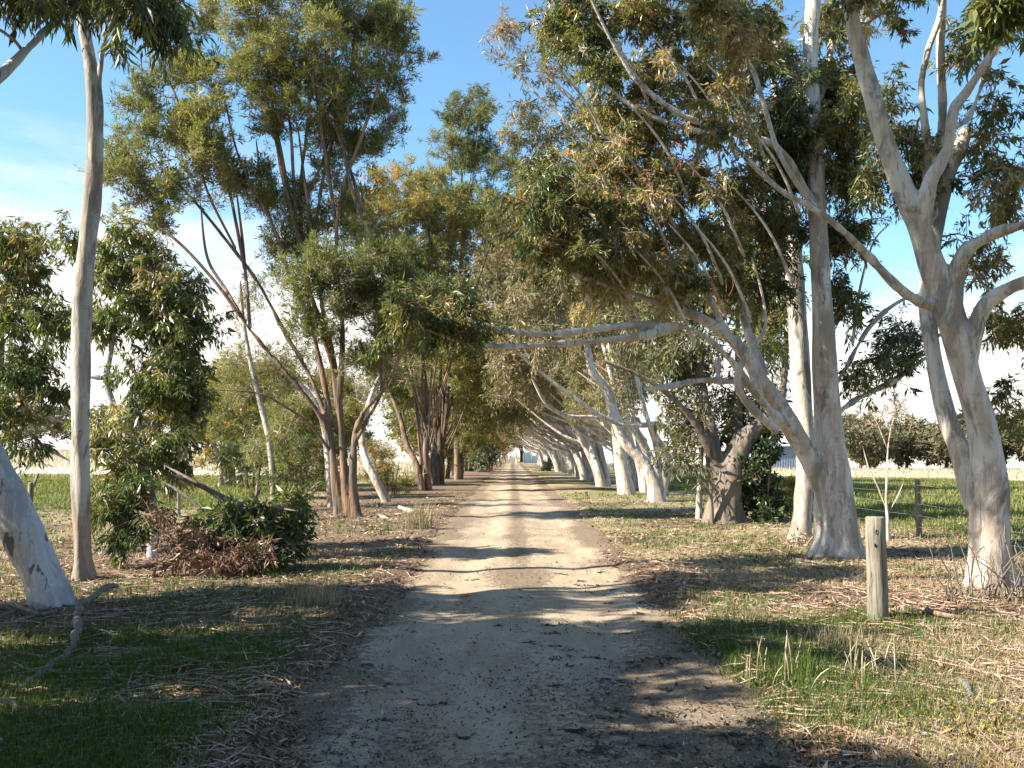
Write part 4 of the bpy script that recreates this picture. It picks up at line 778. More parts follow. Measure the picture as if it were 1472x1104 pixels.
# row trees further on: three built once, then copied down the avenue
def row_white(x, y, lab, sd, H=14, lean=-3.0):
    r = np.random.default_rng(sd); b = np.array([x, y, float(gz(x, y))])
    t = Tree('gum_tree', lab, 'tree', b, BARKW, ROWL, GRP_R, TWIGP, S=9, L=.19, W=.05, droop=.4, red=.15, lump=.08)
    for k in range(r.integers(2, 4)):
        ox, oy = r.uniform(-.35, .35, 2); l = lean*r.uniform(.6, 1.3)
        t.limb([[x+ox, y+oy, b[2]-.4, .27], [x+ox, y+oy, b[2], .24], [x+ox+l*.08, y+oy, 1.2, .19], [x+ox+l*.28+r.uniform(-.2, .2), y+oy+r.uniform(-.3, .3), 3, .16], [x+ox+l*.6, y+oy+r.uniform(-.6, .6), 5, .13], [x+ox+l*.8, y+r.uniform(-1, 1), H*.6, .12], [x+ox+l, y+r.uniform(-1.4, 1.4), H*.8, .06]])
    for k in range(13):
        z0 = r.uniform(2., 6.5); f = (z0/5)*.6
        a = [x+lean*f*.8, y, z0]; e = [a[0]-r.uniform(.8, 4.2), y+r.uniform(-1.8, 1.8), z0+r.uniform(.8, 3.2)]
        t.limb([[*a, .085], [(a[0]*.6+e[0]*.4), (a[1]+e[1])/2, (a[2]*.75+e[2]*.25), .06], [*e, .025]], S=6)
    for k in range(34):
        z = 5.4+(H-5.4)*r.random()**.8; w = 1.2+1.5*math.sin(math.pi*min(1, (z-2)/(H-1)))
        cx = x + lean*.65*min(1, z/6) + r.uniform(-1.6, 1.)*w*.95
        if k < 3: z = r.uniform(4.6, 6.); cx = x - r.uniform(3.2, 5.)
        t.clump((cx, y+r.uniform(-1.2, 1.2)*w, z), (1.05, 1.05, .65), 8, n=135, pr=.62, tint=.45+.25*r.random())
    return t.done()
def row_brown(x, y, lab, sd, H=11, leaf=None, bark=None, name='mallee_tree', pale=False):
    r = np.random.default_rng(sd); b = np.array([x, y, float(gz(x, y))])
    t = Tree(name, lab, 'tree', b, bark or BARKD, leaf or FINE, GRP_L, TWIG, S=8, L=.25, W=.06, droop=0, lump=.08)
    for k in range(r.integers(3, 5)):
        ox, oy = r.uniform(-.4, .4, 2); a = r.uniform(0, 6.28); s = r.uniform(.8, 2.6)
        t.limb([[x+ox, y+oy, b[2]-.3, .14], [x+ox, y+oy, b[2], .13], [x+ox*1.3, y+oy, 1.5, .10], [x+ox+math.cos(a)*s*.5, y+oy+math.sin(a)*s*.5, 3.8, .07], [x+ox+math.cos(a)*s, y+math.sin(a)*s, H*.7, .05]])
    for k in range(36):
        z = (3. if k % 5 else 1.4)+(H-3)*r.random(); w = .8+1.5*math.sin(math.pi*min(1, (z-1.4)/(H-.6)))
        t.clump((x+r.uniform(-1.3, 1.5)*w, y+r.uniform(-1.3, 1.3)*w, z), (1., 1., .7), 8, n=75, pr=.6, tint=.4+.25*r.random())
    return t.done()

protoR = [row_white(4.95, 44.5, 'white gum with leaning stems, first of the slanting row past the S-curved trunk', 21),
          row_white(4.8, 50, 'white gum with leaning stems, second of the slanting row past the S-curved trunk', 22, 14, -3.6),
          row_white(4.9, 55.5, 'white gum with leaning stems, third of the slanting row past the S-curved trunk', 23, 13, -2.6)]
ords = ['fourth', 'fifth', 'sixth', 'seventh', 'eighth', 'ninth', 'tenth', 'eleventh', 'twelfth', 'thirteenth', 'fourteenth', 'fifteenth', 'sixteenth', 'seventeenth', 'eighteenth', 'nineteenth', 'twentieth']
for k, y in enumerate([59.5, 63.5, 68, 72.5, 77.5, 83, 89, 95.5, 102.5, 110, 119, 129, 140, 153, 168, 185]):
    dup(protoR[k % 3], (4.85+random.uniform(-.2, .3), y, float(gz(4.85, y))), random.uniform(-.35, .35), (random.uniform(.9, 1.1),)*2+(random.uniform(.88, 1.05),), 'white gum with leaning stems, %s of the slanting row past the S-curved trunk' % ords[k], GRP_R)
for k, (x, y, p, sc_) in enumerate([(6.0, 38.5, 1, .62), (5.9, 47, 0, .7), (6.3, 53, 2, .68), (5.6, 42, 2, .66)]):
    dup(protoR[p], (x, y, float(gz(x, y))), random.uniform(-.3, .3), (sc_, sc_, sc_*1.15), ['slim white gum set back just behind the S-curved trunk', 'slim white gum set back behind the first tree of the slanting row', 'slim white gum set back behind the second tree of the slanting row', 'slim white gum between the S-curved trunk and the slanting row'][k], GRP_R)
protoL = [row_brown(-4.3, 58, 'bushy dark-stemmed gum behind the rusty-stemmed one, first of the far left row', 31, 9.5),
          row_brown(-4.8, 67, 'bushy dark-stemmed gum, second of the far left row', 32, 8.5),
          row_brown(-4.6, 77, 'yellow-green crowned gum, third of the far left row', 33, 8.5, YELL, BARKW)]
for k, (y, p) in enumerate([(88, 0), (99, 1), (112, 0), (126, 2), (142, 1), (160, 0), (180, 1)]):
    dup(protoL[p], (-4.7+random.uniform(-.3, .3), y, float(gz(-4.7, y))), random.uniform(0, 6), (random.uniform(.85, 1.1),)*2+(random.uniform(.85, 1.15),), ('yellow-green' if p == 2 else 'bushy dark-stemmed')+' gum, %s of the far left row' % ords[k], GRP_L)
for k, (x, y, p, s) in enumerate([(-11.5, 44, 1, .62), (-9.6, 52, 0, .6), (-14.5, 50, 2, .8), (-8.0, 36.5, 1, .42)]):
    dup(protoL[p], (x, y, float(gz(x, y))), random.uniform(0, 6), (s*1.25, s*1.25, s), ['scrubby gum left of the many-stemmed gum by the paddock fence', 'scrubby gum right behind the many-stemmed gum', 'yellowish scrubby gum inside the left paddock', 'low scrub behind the brush pile and the grey sapling'][k], 'scrub along the left fence')
# trees that close the view at the end of the track
for k, (x, y, p, s) in enumerate([(-9, 205, 0, 1.35), (-2.5, 232, 2, 1.7), (2.5, 238, 0, 1.35), (9, 226, 1, 1.4), (15, 215, 0, 1.4)]):
    dup(protoL[p], (x, y, float(gz(x, y))), random.uniform(0, 6), (s*1.3, s*1.3, s), ['dark bushy tree left of the gate at the end of the track', 'yellowish low tree behind the gate posts at the track end', 'dark low tree straight behind the pale gate at the track end', 'bushy tree right of the pale gate at the track end', 'bushy tree furthest to the right of the gate at the track end'][k], 'trees closing the end of the track')

for k, (x, y, p, rz) in enumerate([(5.0, -10, 0, .1), (5.1, -17, 1, -.2), (4.9, -26, 2, .2), (-5., -11, 0, 1.), (-4.9, -19, 1, 2.), (-5.2, -28, 0, 3.)]):  # unseen copies added behind the camera to block the low sky light
    dup((protoR if k < 3 else protoL)[p], (x, y, float(gz(x, y))), rz, (1.05, 1.05, 1), '%s added sky-blocking gum behind the viewer on the %s' % (ords[k % 3].replace('fourth', 'nearest').replace('fifth', 'middle').replace('sixth', 'farthest'), 'east' if k < 3 else 'west'), 'added sky-blocking trees behind the viewer')
# ------------------------------------------------------------------ shrubs
def shrub(name, label, u, v, cls, leaf, d=None, twig=None, L=.12, W=.03, n=150, pr=.25, droop=.3, h=1., stems=4, cat='shrub'):
    b = G(u, v)
    t = Tree(name, label, cat, b, TWIG, leaf, None, twig or TWIG, L=L, W=W, droop=droop, S=6)
    for k in range(stems):
        a = k*2.4+.4; t.limb([[b[0]+.1*math.cos(a), b[1]+.1*math.sin(a), b[2]-.2, .035], [b[0]+.2*math.cos(a), b[1]+.2*math.sin(a), b[2]+h*.4, .025], [b[0]+.35*math.cos(a), b[1]+.35*math.sin(a), b[2]+h, .012]])
    for (a, c, e, f, dd, rd, m, ti) in cls: t.pclump(a, c, e, f, b[1]+dd, rd, m, n=n, pr=pr, tint=ti)
    o = t.done()
    for ch in o.children:
        if ch.name.startswith('trunk'): ch.name = 'stem'
        else: ch.name = 'foliage'
    return o
shrub('evergreen_shrub', 'dense dark evergreen shrub between the gnarled fork and the grey trunk', 1096, 752, [(1095, 720, 30, 24, 0, .5, 14, .2), (1090, 685, 26, 26, 0, .5, 14, .25), (1098, 650, 18, 22, 0, .4, 8, .2), (1104, 622, 12, 16, 0, .3, 5, .25), (1105, 735, 28, 16, -.2, .4, 8, .35)], DARKL, h=1.8, L=.12, W=.045)
shrub('yellow_shrub', 'small yellow-green bush against the grey trunk by the paddock', 1137, 745, [(1136, 712, 9, 22, 0, .25, 6, .35), (1134, 690, 7, 12, 0, .2, 3, .4)], YELL, h=.7, L=.08, W=.02, pr=.16)
shrub('pale_shrub', 'pale grey-green feathery shrub left of the dark stems', 562, 712, [(555, 690, 32, 18, 0, .8, 14, .7), (550, 668, 26, 18, 0, .7, 12, .75), (580, 695, 22, 14, 0, .6, 7, .6), (545, 650, 16, 12, 0, .5, 5, .75)], FINE, h=1.4, L=.13, W=.02, pr=.35, n=170)
shrub('dark_bush', 'rounded dark green bush at the far left of the track', 706, 679, [(704, 650, 14, 20, 0, 1.2, 14, .3), (700, 668, 16, 10, 0, 1.2, 9, .35)], DARKL, h=3, L=.25, W=.09, pr=.7, n=110)
shrub('roadside_bush', 'small olive bush at the foot of the slanting white row', 790, 678, [(788, 668, 10, 9, 0, .8, 9, .35)], DARKL, h=1, L=.2, W=.07, pr=.5, n=110)
shrub('green_sapling', 'green leafy sapling under the many-stemmed gum near the brush pile', 420, 730, [(425, 660, 24, 20, 0, .5, 7, .5), (405, 690, 24, 16, 0, .5, 6, .45), (440, 640, 18, 14, 0, .4, 4, .5), (340, 640, 22, 36, -6, .4, 7, .2)], YOUNG, h=1.6, L=.13, W=.035, n=110, pr=.28, cat='sapling')
# brush pile
b = G(320, 822); bd = b[1]
pile = empty('brush_pile', b, 'heap of cut branches with dark leaves above rusty dead ones', 'brush pile')
t = Tree('x', '', None, b, DEADW, YOUNG, None, TWIGP, L=.13, W=.034, droop=.5); bpy.data.objects.remove(t.root); t.root = pile
st = [Lp(240, 680, 4, bd-.3), Lp(300, 705, 6, bd), Lp(350, 745, 6, bd), Lp(400, 790, 5, bd)]
t.limb(st, S=7)
o = t.tr.build('branch', DEADW, pile, True, b); t.tr = MB()
for pts in ([(235, 668, 3), (285, 695, 5), (340, 720, 5), (430, 735, 3)], [(230, 690, 4), (270, 715, 5), (310, 755, 5), (345, 800, 4)], [(250, 800, 4), (300, 770, 6), (350, 740, 5), (380, 690, 3)], [(225, 790, 3), (290, 810, 4), (370, 815, 3)], [(300, 830, 4), (330, 780, 5), (345, 720, 3)], [(440, 800, 3), (390, 765, 5), (330, 740, 4)]):
    t.tr = MB(); t.limb([Lp(u, v, w, bd+rng.uniform(-.5, .5)) for u, v, w in pts], S=6); t.tr.build('branch', DEADW, pile, True, b)
for (u, v, ru, rv, do, rd, m, ti) in [(370, 745, 56, 22, .2, .5, 15, .3), (405, 772, 28, 26, 0, .4, 9, .3), (340, 765, 60, 32, 0, .5, 18, .15), (300, 750, 34, 16, .3, .4, 5, .3), (420, 730, 26, 14, .2, .4, 6, .55), (385, 792, 40, 18, -.2, .4, 7, .2)]:
    t.pclump(u, v, ru, rv, bd+do, rd, m, n=110, pr=.22, tint=ti)
t.cr.build('foliage', [YOUNG, TWIGP], pile, False, b)
t.cr = MB()
for (u, v, ru, rv, do, rd, m) in [(270, 790, 50, 30, -.3, .5, 14), (320, 805, 56, 24, -.5, .5, 15), (360, 805, 40, 20, -.5, .4, 8), (240, 770, 24, 20, 0, .4, 5)]:
    t.pclump(u, v, ru, rv, bd+do, rd, m, n=46, pr=.2, tint=.38, tv=.25, L=.10, W=.024, droop=.4)
t.cr.build('dead_leaves', [DEADL, TWIG], pile, False, b)
# small red-leaved seedling and stick plants
shrub('seedling', 'little pinkish-leaved seedling at the foot of the massive white gum', 1150, 788, [(1148, 772, 12, 10, 0, .15, 5, .95), (1158, 783, 10, 7, 0, .1, 3, .9)], DEADL, h=.2, L=.05, W=.025, n=26, pr=.1, stems=3, cat='seedling')
def bare(name, label, base, limbs, cls=(), bark=None, leaf=None, cat='sapling'):
    t = Tree(name, label, cat, base, bark or TWIGP, leaf or FINE, None, TWIGP, S=6, L=.07, W=.008, droop=.2)
    for l in limbs: t.limb(l, S=6)
    for c in cls: t.clump(*c, n=26, pr=.16, tint=.5)
    o = t.done()
    for ch in o.children: ch.name = 'stem' if ch.name.startswith('trunk') else 'foliage'
    return o
d = 18.2; b = np.array([*P(1276, 770, d)[:2], 0.]); b[2] = float(gz(b[0], b[1]))
bare('bare_sapling', 'nearly bare forked sapling with wispy top behind the wooden post', b, [[[b[0], b[1], b[2]-.2, .035], Lp(1276, 745, 5, d), Lp(1274, 720, 4.5, d), Lp(1275, 690, 3.5, d), Lp(1277, 640, 2.2, d), Lp(1285, 600, 2, d), Lp(1300, 575, 1.2, d)], [Lp(1275, 735, 2.5, d), Lp(1262, 700, 2, d), Lp(1248, 670, 2, d), Lp(1240, 640, 1.5, d)], [Lp(1275, 740, 2.5, d), Lp(1290, 715, 2, d), Lp(1300, 690, 1.5, d)], [Lp(1277, 650, 2, d), Lp(1262, 610, 1.5, d), Lp(1250, 590, 1, d)]],
     [(P(1295, 590, d), (.35, .3, .28), 9), (P(1255, 600, d), (.22, .2, .2), 4), (P(1310, 612, d), (.2, .2, .15), 3)], bark=BARKW)
d = G(1024, 754)[1]; b = G(1024, 754)
bare('dead_sapling', 'thin dead forked stick in front of the gnarled fork', b, [[[b[0], b[1], -.2, .05], Lp(1023, 730, 6, d), Lp(1022, 706, 5, d), Lp(1034, 690, 4, d), Lp(1036, 670, 3, d)], [Lp(1022, 708, 4, d), Lp(1012, 692, 3, d), Lp(1008, 670, 2.5, d)]], bark=DEADW)
d = G(1005, 748)[1]; b = G(1005, 748)
bare('thin_trunk', 'thin straight grey stem just left of the gnarled fork', b, [[[b[0], b[1], -.2, .1], Lp(1005, 720, 9, d), Lp(1008, 660, 7, d), Lp(1010, 600, 6, d), Lp(1008, 540, 5, d), Lp(1015, 480, 3, d)]], bark=BARKW)
# dead brush at the foot of the near right gum
b = G(1428, 868); mb = MB(); N = 46
a = rng.uniform(0, 6.28, N); r = rng.uniform(.1, .75, N); h = rng.uniform(.15, .8, N)
k = np.linspace(0, 1, 5)[None]
px = b[0]+rng.uniform(-.5, .5, N)[:, None]+(np.cos(a)*r)[:, None]*k+rng.normal(size=(N, 5))*.03
py = b[1]+rng.uniform(-.2, .2, N)[:, None]+(np.sin(a)*r*.5)[:, None]*k
pz = b[2]+h[:, None]*np.sin(k*2.)+.01
v, q = strands(np.stack([px, py, pz], -1), np.tile([.009, .008, .006, .004, .002], (N, 1)), 4); mb.add(v, q)
tag(mb.build('dead_bush', DEADW), 'tangle of dead grey twigs at the foot of the near right gum', 'dead bush')

# ------------------------------------------------------------------ posts and fences
b = G(1262, 890); d = b[1]
post = empty('wooden_post', b, 'weathered round wooden post standing alone on the right verge', 'post')
h = 148*d/F; r = 14.5*d/F
rows = [[b[0], b[1], -.3, r*1.02], [b[0], b[1], 0, r*1.02], [b[0]+.004, b[1], h*.4, r], [b[0], b[1], h*.8, r*.97], [b[0], b[1], h-.012, r*.95], [b[0], b[1], h, r*.86], [b[0], b[1], h+.002, r*.02]]
v, q = tube(np.array(rows, float), 28, .03, 4, close=False)
th = np.arctan2(v[:, 1]-b[1], v[:, 0]-b[0]); rr = 1-.05*np.clip(np.sin(th*5+.6), .75, 1)*4+.15
v[:, :2] = b[:2]+(v[:, :2]-b[:2])*rr[:, None]
mb = MB(); mb.add(v, q); mb.build('shaft', POST, post, True, b)
for (du, dv, s) in [(-2, 20, 4.2), (-4, 39, 3.2)]:
    c = P(1262+du, 745+dv, d-r*.93); mb = MB(); th = np.arange(10)*.6283
    ring = np.stack([np.cos(th)*s*d/F*.5, 0*th, np.sin(th)*s*d/F*.9], -1)
    vv = np.concatenate([c+ring+[0, -.006, 0], c+ring*.5+[0, .004, 0]]); i = np.arange(10); j = (i+1) % 10
    mb.add(vv, np.stack([i, j, j+10, i+10], -1)); mb.add(c+ring*.5+[0, .003, 0], np.stack([i[:4], i[1:5], 9-i[1:5], 9-i[:4]], -1)); mb.build('knot_hole', HOLE, post, False, b)

def fence(label, pts, hs, rad, wires, lean=None):
    root = empty('wire_fence', (pts[0][0], pts[0][1], float(gz(*pts[0]))), label, 'fence', 'wire fences')
    o0 = np.array(root.location)
    for k, (x, y) in enumerate(pts):
        z = float(gz(x, y)); h = hs*random.uniform(.94, 1.06); lx, ly = random.uniform(-.03, .03), random.uniform(-.03, .03)
        v, q = tube(np.array([[x, y, z-.3, rad], [x, y, z, rad], [x+lx*.5, y+ly*.5, z+h*.5, rad*.95], [x+lx, y+ly, z+h-.02, rad*.9], [x+lx, y+ly, z+h, rad*.7], [x+lx, y+ly, z+h+.002, .004]]), 12, .05, k, False)
        mb = MB(); mb.add(v, q); mb.build('post', POST, root, True, o0)
    for wz in wires:
        pp = []
        for (x, y), (x2, y2) in zip(pts[:-1], pts[1:]):
            for s in np.linspace(0, 1, 6, endpoint=False):
                xx, yy = x+(x2-x)*s, y+(y2-y)*s; pp.append([xx-rad, yy, float(gz(x, y))*(1-s)+float(gz(x2, y2))*s+wz*hs-.03*math.sin(s*math.pi)])
        pp = np.array(pp)[None]; v, q = strands(pp, np.full(pp.shape[:2], .0022), 4); mb = MB(); mb.add(v, q); mb.build('wire', WIRE, root, False, o0)
    return root
fence('wire fence with round posts along the right-hand paddock', [(7.75, y) for y in (5.5, 12.2, 18.7, 25.5, 32.5, 39.5, 46.5, 54, 62)], 1.08, .055, (.2, .4, .6, .8, .93))
fence('wire fence with round posts along the left-hand paddock', [(-8.6, y) for y in (10, 17.5, 25.3, 33, 41, 49, 58, 67)], 1.05, .05, (.25, .45, .65, .85))
b = G(38, 727); mb = MB(); tp = P(55, 681, b[1])
v, q = tube(np.array([[b[0]-.1, b[1], -.3, .045], [*b, .045], [*((b+tp)/2), .045], [*tp, .042], [tp[0]+.002, tp[1], tp[2]+.004, .004]]), 10, .06, 3, False); mb.add(v, q)
tag(mb.build('leaning_post', POST), 'tan wooden post leaning over in the left paddock', 'post')

# ------------------------------------------------------------------ fallen wood
def fallen(label, pts, group='fallen branches on the verges', mat=None):
    rows = []
    for (u, v, w, lift) in pts:
        g = G(u, v); rows.append([g[0], g[1], g[2]+lift+w*g[1]/F/2*.7, w*g[1]/F/2])
    c = curve(rows, .05); kk = np.arange(len(c)); c[:, 0] += (vn(kk*.35, kk*0+len(label), 3)-.5)*c[:, 3]*1.6; c[:, 3] *= .85+.35*vn(kk*.5, kk*0, len(label)); vv, q = tube(c, 10, .16, len(label)); mb = MB(); mb.add(vv, q)
    return tag(mb.build('fallen_branch', mat or DEADW), label, 'branch', group)
fallen('crooked grey dead branch bent upright in the shaded left foreground', [(168, 862, 7, .12), (150, 878, 9, .2), (128, 894, 8, .16), (113, 903, 9, .17), (110, 925, 10, .06), (98, 942, 9, .0), (70, 968, 12, 0), (30, 1000, 10, 0)])
fallen('forked grey stick lying at the foot of the leaning white trunk', [(18, 876, 4, .05), (32, 886, 6, .03), (60, 891, 5, .02), (84, 884, 4, .02)])
fallen('short pale stick at the bottom left edge of the photo', [(-10, 1012, 8, 0), (14, 1022, 9, .03), (28, 1036, 8, 0)])
fallen('long straw-pale stick on the sunny right foreground by the track', [(1172, 1052, 5, 0), (1215, 1057, 7, .02), (1255, 1068, 6, .01), (1310, 1070, 7, .01), (1322, 1071, 5, 0)], mat=BARKS)
fallen('slanting pale branch end on the sunny right verge', [(1374, 978, 9, .02), (1388, 992, 10, .02), (1402, 1008, 8, 0)])
fallen('thin pale stick right of the slanting branch end', [(1350, 985, 4, 0), (1390, 984, 4, .03), (1440, 990, 3, 0)], mat=BARKS)
fallen('thin grey stick lying across the bark litter left of the wooden post', [(1140, 806, 3, .02), (1190, 815, 4, .02), (1230, 826, 4, 0)])
fallen('short dark branch on the brown litter right of the wooden post', [(1330, 882, 6, .02), (1350, 890, 8, .02), (1385, 893, 6, 0)], mat=TWIG)
fallen('pale fallen limb on the left verge beyond the many-stemmed gum', [(575, 733, 5, .02), (592, 738, 6, .03), (606, 737, 4, .02)], mat=BARKW)
fallen('thin pale twig pointing at the track on the shaded left verge', [(400, 962, 3, .02), (415, 966, 4, .02), (428, 974, 3, 0)])
# tall dead seed stalks in clumps on the right verge
x = np.concatenate([1.85+rng.normal(size=9)*.12, 2.42+rng.normal(size=12)*.16, 2.2+rng.normal(size=6)*.4]); y = np.concatenate([6.9+rng.normal(size=9)*.1, 6.95+rng.normal(size=12)*.12, 7+rng.normal(size=6)*.3]); N = len(x)
k = np.linspace(0, 1, 5)[None]; h = rng.uniform(.16, .36, N)[:, None]; lx = rng.normal(size=(N, 1))*.06; ly = rng.normal(size=(N, 1))*.06
mb = MB(); v, q = strands(np.stack([x[:, None]+lx*k**2, y[:, None]+ly*k**2, gz(x, y)[:, None]+h*k-.01], -1), np.tile([.0035, .003, .003, .006, .003], (N, 1)), 4); mb.add(v, q, 0, rng.uniform(.5, .95, len(q)))
tag(mb.build('seed_stalks', GRASSD), 'upright dry seed stalks on the right verge beside the track', 'dry stalks', kind='stuff')
for lab, cx, cy, N, h, mat, rr in [('bleached wispy grass tussock at the left edge of the lit track', -2.05, 21.5, 220, .5, GRASSD, .28), ('grey-green grass tussock beside the dry stalks on the right verge', 2.0, 7.0, 500, .17, GRASSG, .3), ('pale grass tussock on the shaded left verge by the track', -2.05, 10.4, 360, .2, GRASSD, .25), ('pale grass tussock right of the post on the verge', 2.75, 8.3, 320, .15, GRASSD, .25)]:
    x = cx+rng.normal(size=N)*rr*.5; y = cy+rng.normal(size=N)*rr*.5
    o = blades('grass_tussock', x, y, h, .006, mat, .7, lab, 'tussock'); pass

# ------------------------------------------------------------------ far things
def box(mb, x0, x1, y0, y1, z0, z1, mat=0):
    v = [(x, y, z) for z in (z0, z1) for x, y in ((x0, y0), (x1, y0), (x1, y1), (x0, y1))]
    mb.add(v, [[3, 2, 1, 0], [4, 5, 6, 7], [0, 1, 5, 4], [1, 2, 6, 5], [2, 3, 7, 6], [3, 0, 4, 7]], mat)
sx, sy = 24.2, 95.; sz = float(gz(sx+4, sy))
shed = empty('farm_shed', (sx+5, sy, sz), 'low blue-grey metal shed beyond the right-hand paddock', 'shed'); o0 = np.array(shed.location)
mb = MB(); box(mb, sx, sx+6.5, sy, sy+8, sz-.3, sz+2.75)
for k in range(26): box(mb, sx+k*.25+.02, sx+k*.25+.10, sy-.03, sy-.002, sz-.2, sz+2.74)
mb.build('wall', SHEDW, shed, False, o0)
mb = MB(); v = [(sx-.3, sy-.4, sz+2.752), (sx+6.8, sy-.4, sz+2.752), (sx+6.8, sy+4, sz+4.), (sx-.3, sy+4, sz+4.), (sx-.3, sy+8.4, sz+2.752), (sx+6.8, sy+8.4, sz+2.752)]
v = v+[(a, b_, c+.08) for a, b_, c in v]; mb.add(v, [[6, 7, 8, 9], [9, 8, 11, 10], [3, 2, 1, 0], [4, 5, 2, 3], [0, 1, 7, 6], [5, 4, 10, 11], [1, 2, 8, 7], [2, 5, 11, 8], [3, 0, 6, 9], [4, 3, 9, 10]]); mb.build('roof', SHEDR, shed, False, o0)
gy = 205.; g0 = float(gz(2, gy))
gate = empty('farm_gate', (3, gy, g0), 'pale bluish gate panel and posts at the far end of the track', 'gate'); o0 = np.array(gate.location)
for (x0, x1, h) in [(2.6, 4.0, 2.3), (4.2, 5.4, 1.6)]:
    mb = MB(); box(mb, x0, x1, gy, gy+.1, g0+.1, g0+h)
    for k in range(5): box(mb, x0+.02, x1-.02, gy-.05, gy-.003, g0+.2+k*h*.19, g0+.28+k*h*.19)
    mb.build('panel', GATEP, gate, False, o0)
for x in (-.6, .9, 2.4, 4.1, 5.6):
    v, q = tube(np.array([[x, gy-.2, g0-.3, .13], [x, gy-.2, g0, .13], [x, gy-.2, g0+1, .12], [x, gy-.2, g0+2.1, .12], [x, gy-.2, g0+2.15, .01]]), 10, .03, 1, False); mb = MB(); mb.add(v, q); mb.build('post', WHITEW, gate, True, o0)
b = np.array([-3.4, 196., float(gz(-3.4, 196))]); mb = MB()
v, q = tube(np.array([[b[0], b[1], b[2]-.2, .22], [b[0], b[1], b[2]+.1, .22], [b[0], b[1], b[2]+1.1, .18], [b[0], b[1], b[2]+1.2, .22], [b[0], b[1], b[2]+1.45, .2], [b[0], b[1], b[2]+1.5, .02]]), 10, .02, 1, False); mb.add(v, q)
tag(mb.build('marker_post', WHITEW), 'short white marker post left of the track end', 'post')

def far_tree(x, y, h, w, lab, sd, grp):
    r = np.random.default_rng(sd); b = np.array([x, y, float(gz(x, y))])
    t = Tree('paddock_tree', lab, 'tree', b, BARKD, DIST, grp, TWIG, S=7, L=.5, W=.17, droop=.1)
    t.limb([[x, y, b[2]-.3, .25], [x, y, b[2], .22], [x+.2, y, b[2]+h*.35, .17], [x+r.uniform(-.6, .6), y, b[2]+h*.7, .08]])
    for k in range(17):
        f = r.random(); z = b[2]+h*(.32+.62*f); ww = w*.5*math.sin(math.pi*(.25+.62*f))
        t.clump((x+r.uniform(-1.15, 1.15)*ww, y+r.uniform(-1, 1)*ww, z), (w*.2*r.uniform(.6, 1.3), w*.2, h*.09), 6, n=55, pr=.8, tint=.35+.3*r.random())
    return t.done()
pt = [far_tree(37, 104, 6.2, 6.5, 'round-headed tree behind the straw field, first past the massive gum', 1, 'trees beyond the right paddock'),
      far_tree(43.5, 108, 5.6, 5, 'gappy tree behind the straw field, second past the massive gum', 2, 'trees beyond the right paddock'),
      far_tree(-34, 150, 9, 9, 'bushy tree beyond the left straw field, nearest the young gum', 3, 'trees beyond the left paddock')]
for k, (x, y, p, s) in enumerate([(40.3, 110, 1, .75), (47, 106, 0, 1.0), (51, 109, 1, 1.05), (54.5, 112, 0, .95), (58, 108, 1, 1.25), (62, 110, 0, 1.2), (66, 107, 1, 1.1), (71, 112, 0, 1.3), (33, 112, 1, .9)]):
    dup(pt[p], (x, y, float(gz(x, y))), random.uniform(0, 6), (s*random.uniform(.9, 1.35), s*random.uniform(.9, 1.3), s*random.uniform(.75, 1.1)), ['low scrubby tree between the first two paddock trees', 'round-headed paddock tree, third past the massive gum', 'gappy paddock tree, fourth past the massive gum', 'paddock tree just left of the near right gum trunk', 'paddock tree just right of the near right gum trunk', 'round paddock tree at the right frame edge', 'gappy paddock tree outside the right frame edge', 'large paddock tree well outside the right frame edge', 'paddock tree hidden by the massive gum trunk'][k], 'trees beyond the right paddock')
for k, (x, y, s) in enumerate([(-42, 152, 1.05), (-50, 160, .9), (-59, 158, 1.15), (-68, 165, 1), (-78, 160, 1.1), (-27, 160, .9), (-90, 170, 1.1)]):
    dup(pt[2], (x, y, float(gz(x, y))), random.uniform(0, 6), (s*1.3, s*1.3, s*.8), 'bushy tree beyond the left straw field, %s from the nearest one' % ['second', 'third', 'fourth', 'fifth', 'sixth', 'first on the track side', 'seventh'][k], 'trees beyond the left paddock')

# ------------------------------------------------------------------ light, sky, camera
EL, AZ = math.radians(38), math.radians(14)      # sun from the left, a little behind the viewer
sd = np.array([-math.cos(EL)*math.cos(AZ), -math.cos(EL)*math.sin(AZ), math.sin(EL)])
from mathutils import Vector
L = bpy.data.lights.new('sun', 'SUN'); L.energy = 5.0; L.angle = math.radians(.5); L.color = (1, .92, .78)
o = bpy.data.objects.new('sun', L); C.objects.link(o); o.rotation_euler = Vector(sd).to_track_quat('Z', 'Y').to_euler(); o.location = (-30, -5, 30)
W = bpy.data.worlds.new('World'); bpy.context.scene.world = W; W.use_nodes = True
nt = W.node_tree; nt.nodes.clear()
def wn(ty, **k):
    x = nt.nodes.new(ty)
    for a, b_ in k.items(): setattr(x, a, b_)
    return x
out = wn('ShaderNodeOutputWorld'); bg = wn('ShaderNodeBackground'); bg.inputs['Strength'].default_value = .06
sky = wn('ShaderNodeTexSky', sky_type='NISHITA'); sky.sun_disc = False; sky.sun_elevation = EL; sky.sun_rotation = math.atan2(sd[0], sd[1]); sky.air_density = 1.0; sky.dust_density = .6; sky.ozone_density = 2.2
tc = wn('ShaderNodeTexCoord'); mp = wn('ShaderNodeMapping'); mp.inputs['Scale'].default_value = (1.6, 1.6, 7.5); nt.links.new(tc.outputs['Generated'], mp.inputs[0])
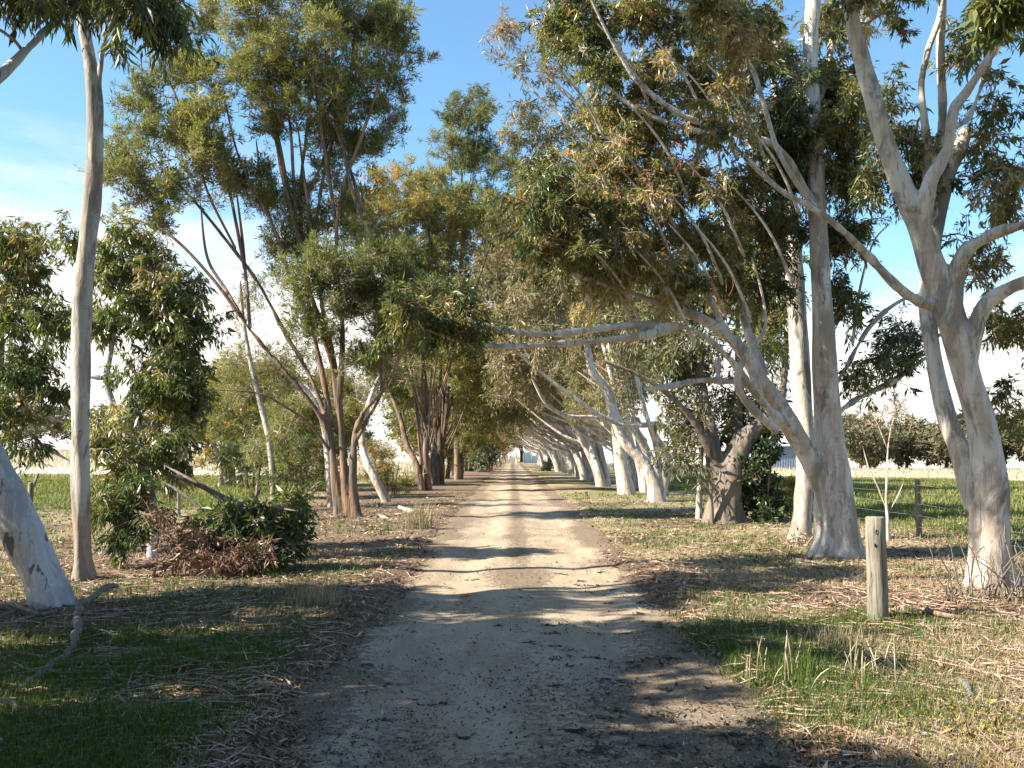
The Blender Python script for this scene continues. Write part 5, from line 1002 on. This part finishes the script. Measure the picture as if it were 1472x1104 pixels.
no = wn('ShaderNodeTexNoise'); no.inputs['Scale'].default_value = 2.3; no.inputs['Detail'].default_value = 8; no.inputs['Roughness'].default_value = .62; nt.links.new(mp.outputs[0], no.inputs['Vector'])
sx_ = wn('ShaderNodeSeparateXYZ'); nt.links.new(tc.outputs['Generated'], sx_.inputs[0])
def mth(op, a, b_):
    m = wn('ShaderNodeMath', operation=op)
    for k, q in enumerate((a, b_)):
        if hasattr(q, 'is_linked'): nt.links.new(q, m.inputs[k])
        else: m.inputs[k].default_value = q
    return m.outputs[0]
# cloud bank low on the horizon, ragged upper edge
h = mth('ADD', mth('ADD', sx_.outputs['Z'], mth('MULTIPLY', sx_.outputs['X'], .10)), mth('MULTIPLY', mth('SUBTRACT', no.outputs['Fac'], .5), -.26))
mr = wn('ShaderNodeMapRange', interpolation_type='SMOOTHSTEP'); nt.links.new(h, mr.inputs['Value'])
mr.inputs['From Min'].default_value = .27; mr.inputs['From Max'].default_value = .085; mr.inputs['To Min'].default_value = 0; mr.inputs['To Max'].default_value = 1
mx = wn('ShaderNodeMix', data_type='RGBA'); nt.links.new(mr.outputs[0], mx.inputs[0]); tn = wn('ShaderNodeMix', data_type='RGBA', blend_type='MULTIPLY'); tn.inputs[0].default_value = 1; tn.inputs[7].default_value = (1.12, 1.42, 1.47, 1)
nt.links.new(sky.outputs[0], tn.inputs[6]); nt.links.new(tn.outputs[2], mx.inputs[6]); mx.inputs[7].default_value = (7.4, 7.0, 6.6, 1)
nt.links.new(mx.outputs[2], bg.inputs['Color']); nt.links.new(bg.outputs[0], out.inputs['Surface'])
cam = bpy.data.cameras.new('camera'); co = bpy.data.objects.new('camera', cam); C.objects.link(co)
co.location = (0, 0, CAMZ); co.rotation_euler = (math.pi/2+PITCH, 0, 0)
cam.sensor_width = 36; cam.lens = 36*F/1472; cam.clip_start = .05; cam.clip_end = 6000
s = bpy.context.scene; s.camera = co
s.view_settings.view_transform = 'Standard'; s.view_settings.look = 'None'; s.view_settings.exposure = 1.66; s.view_settings.gamma = 1
s.cycles.max_bounces = 6; s.cycles.diffuse_bounces = 3; s.cycles.transmission_bounces = 4; s.cycles.transparent_max_bounces = 4
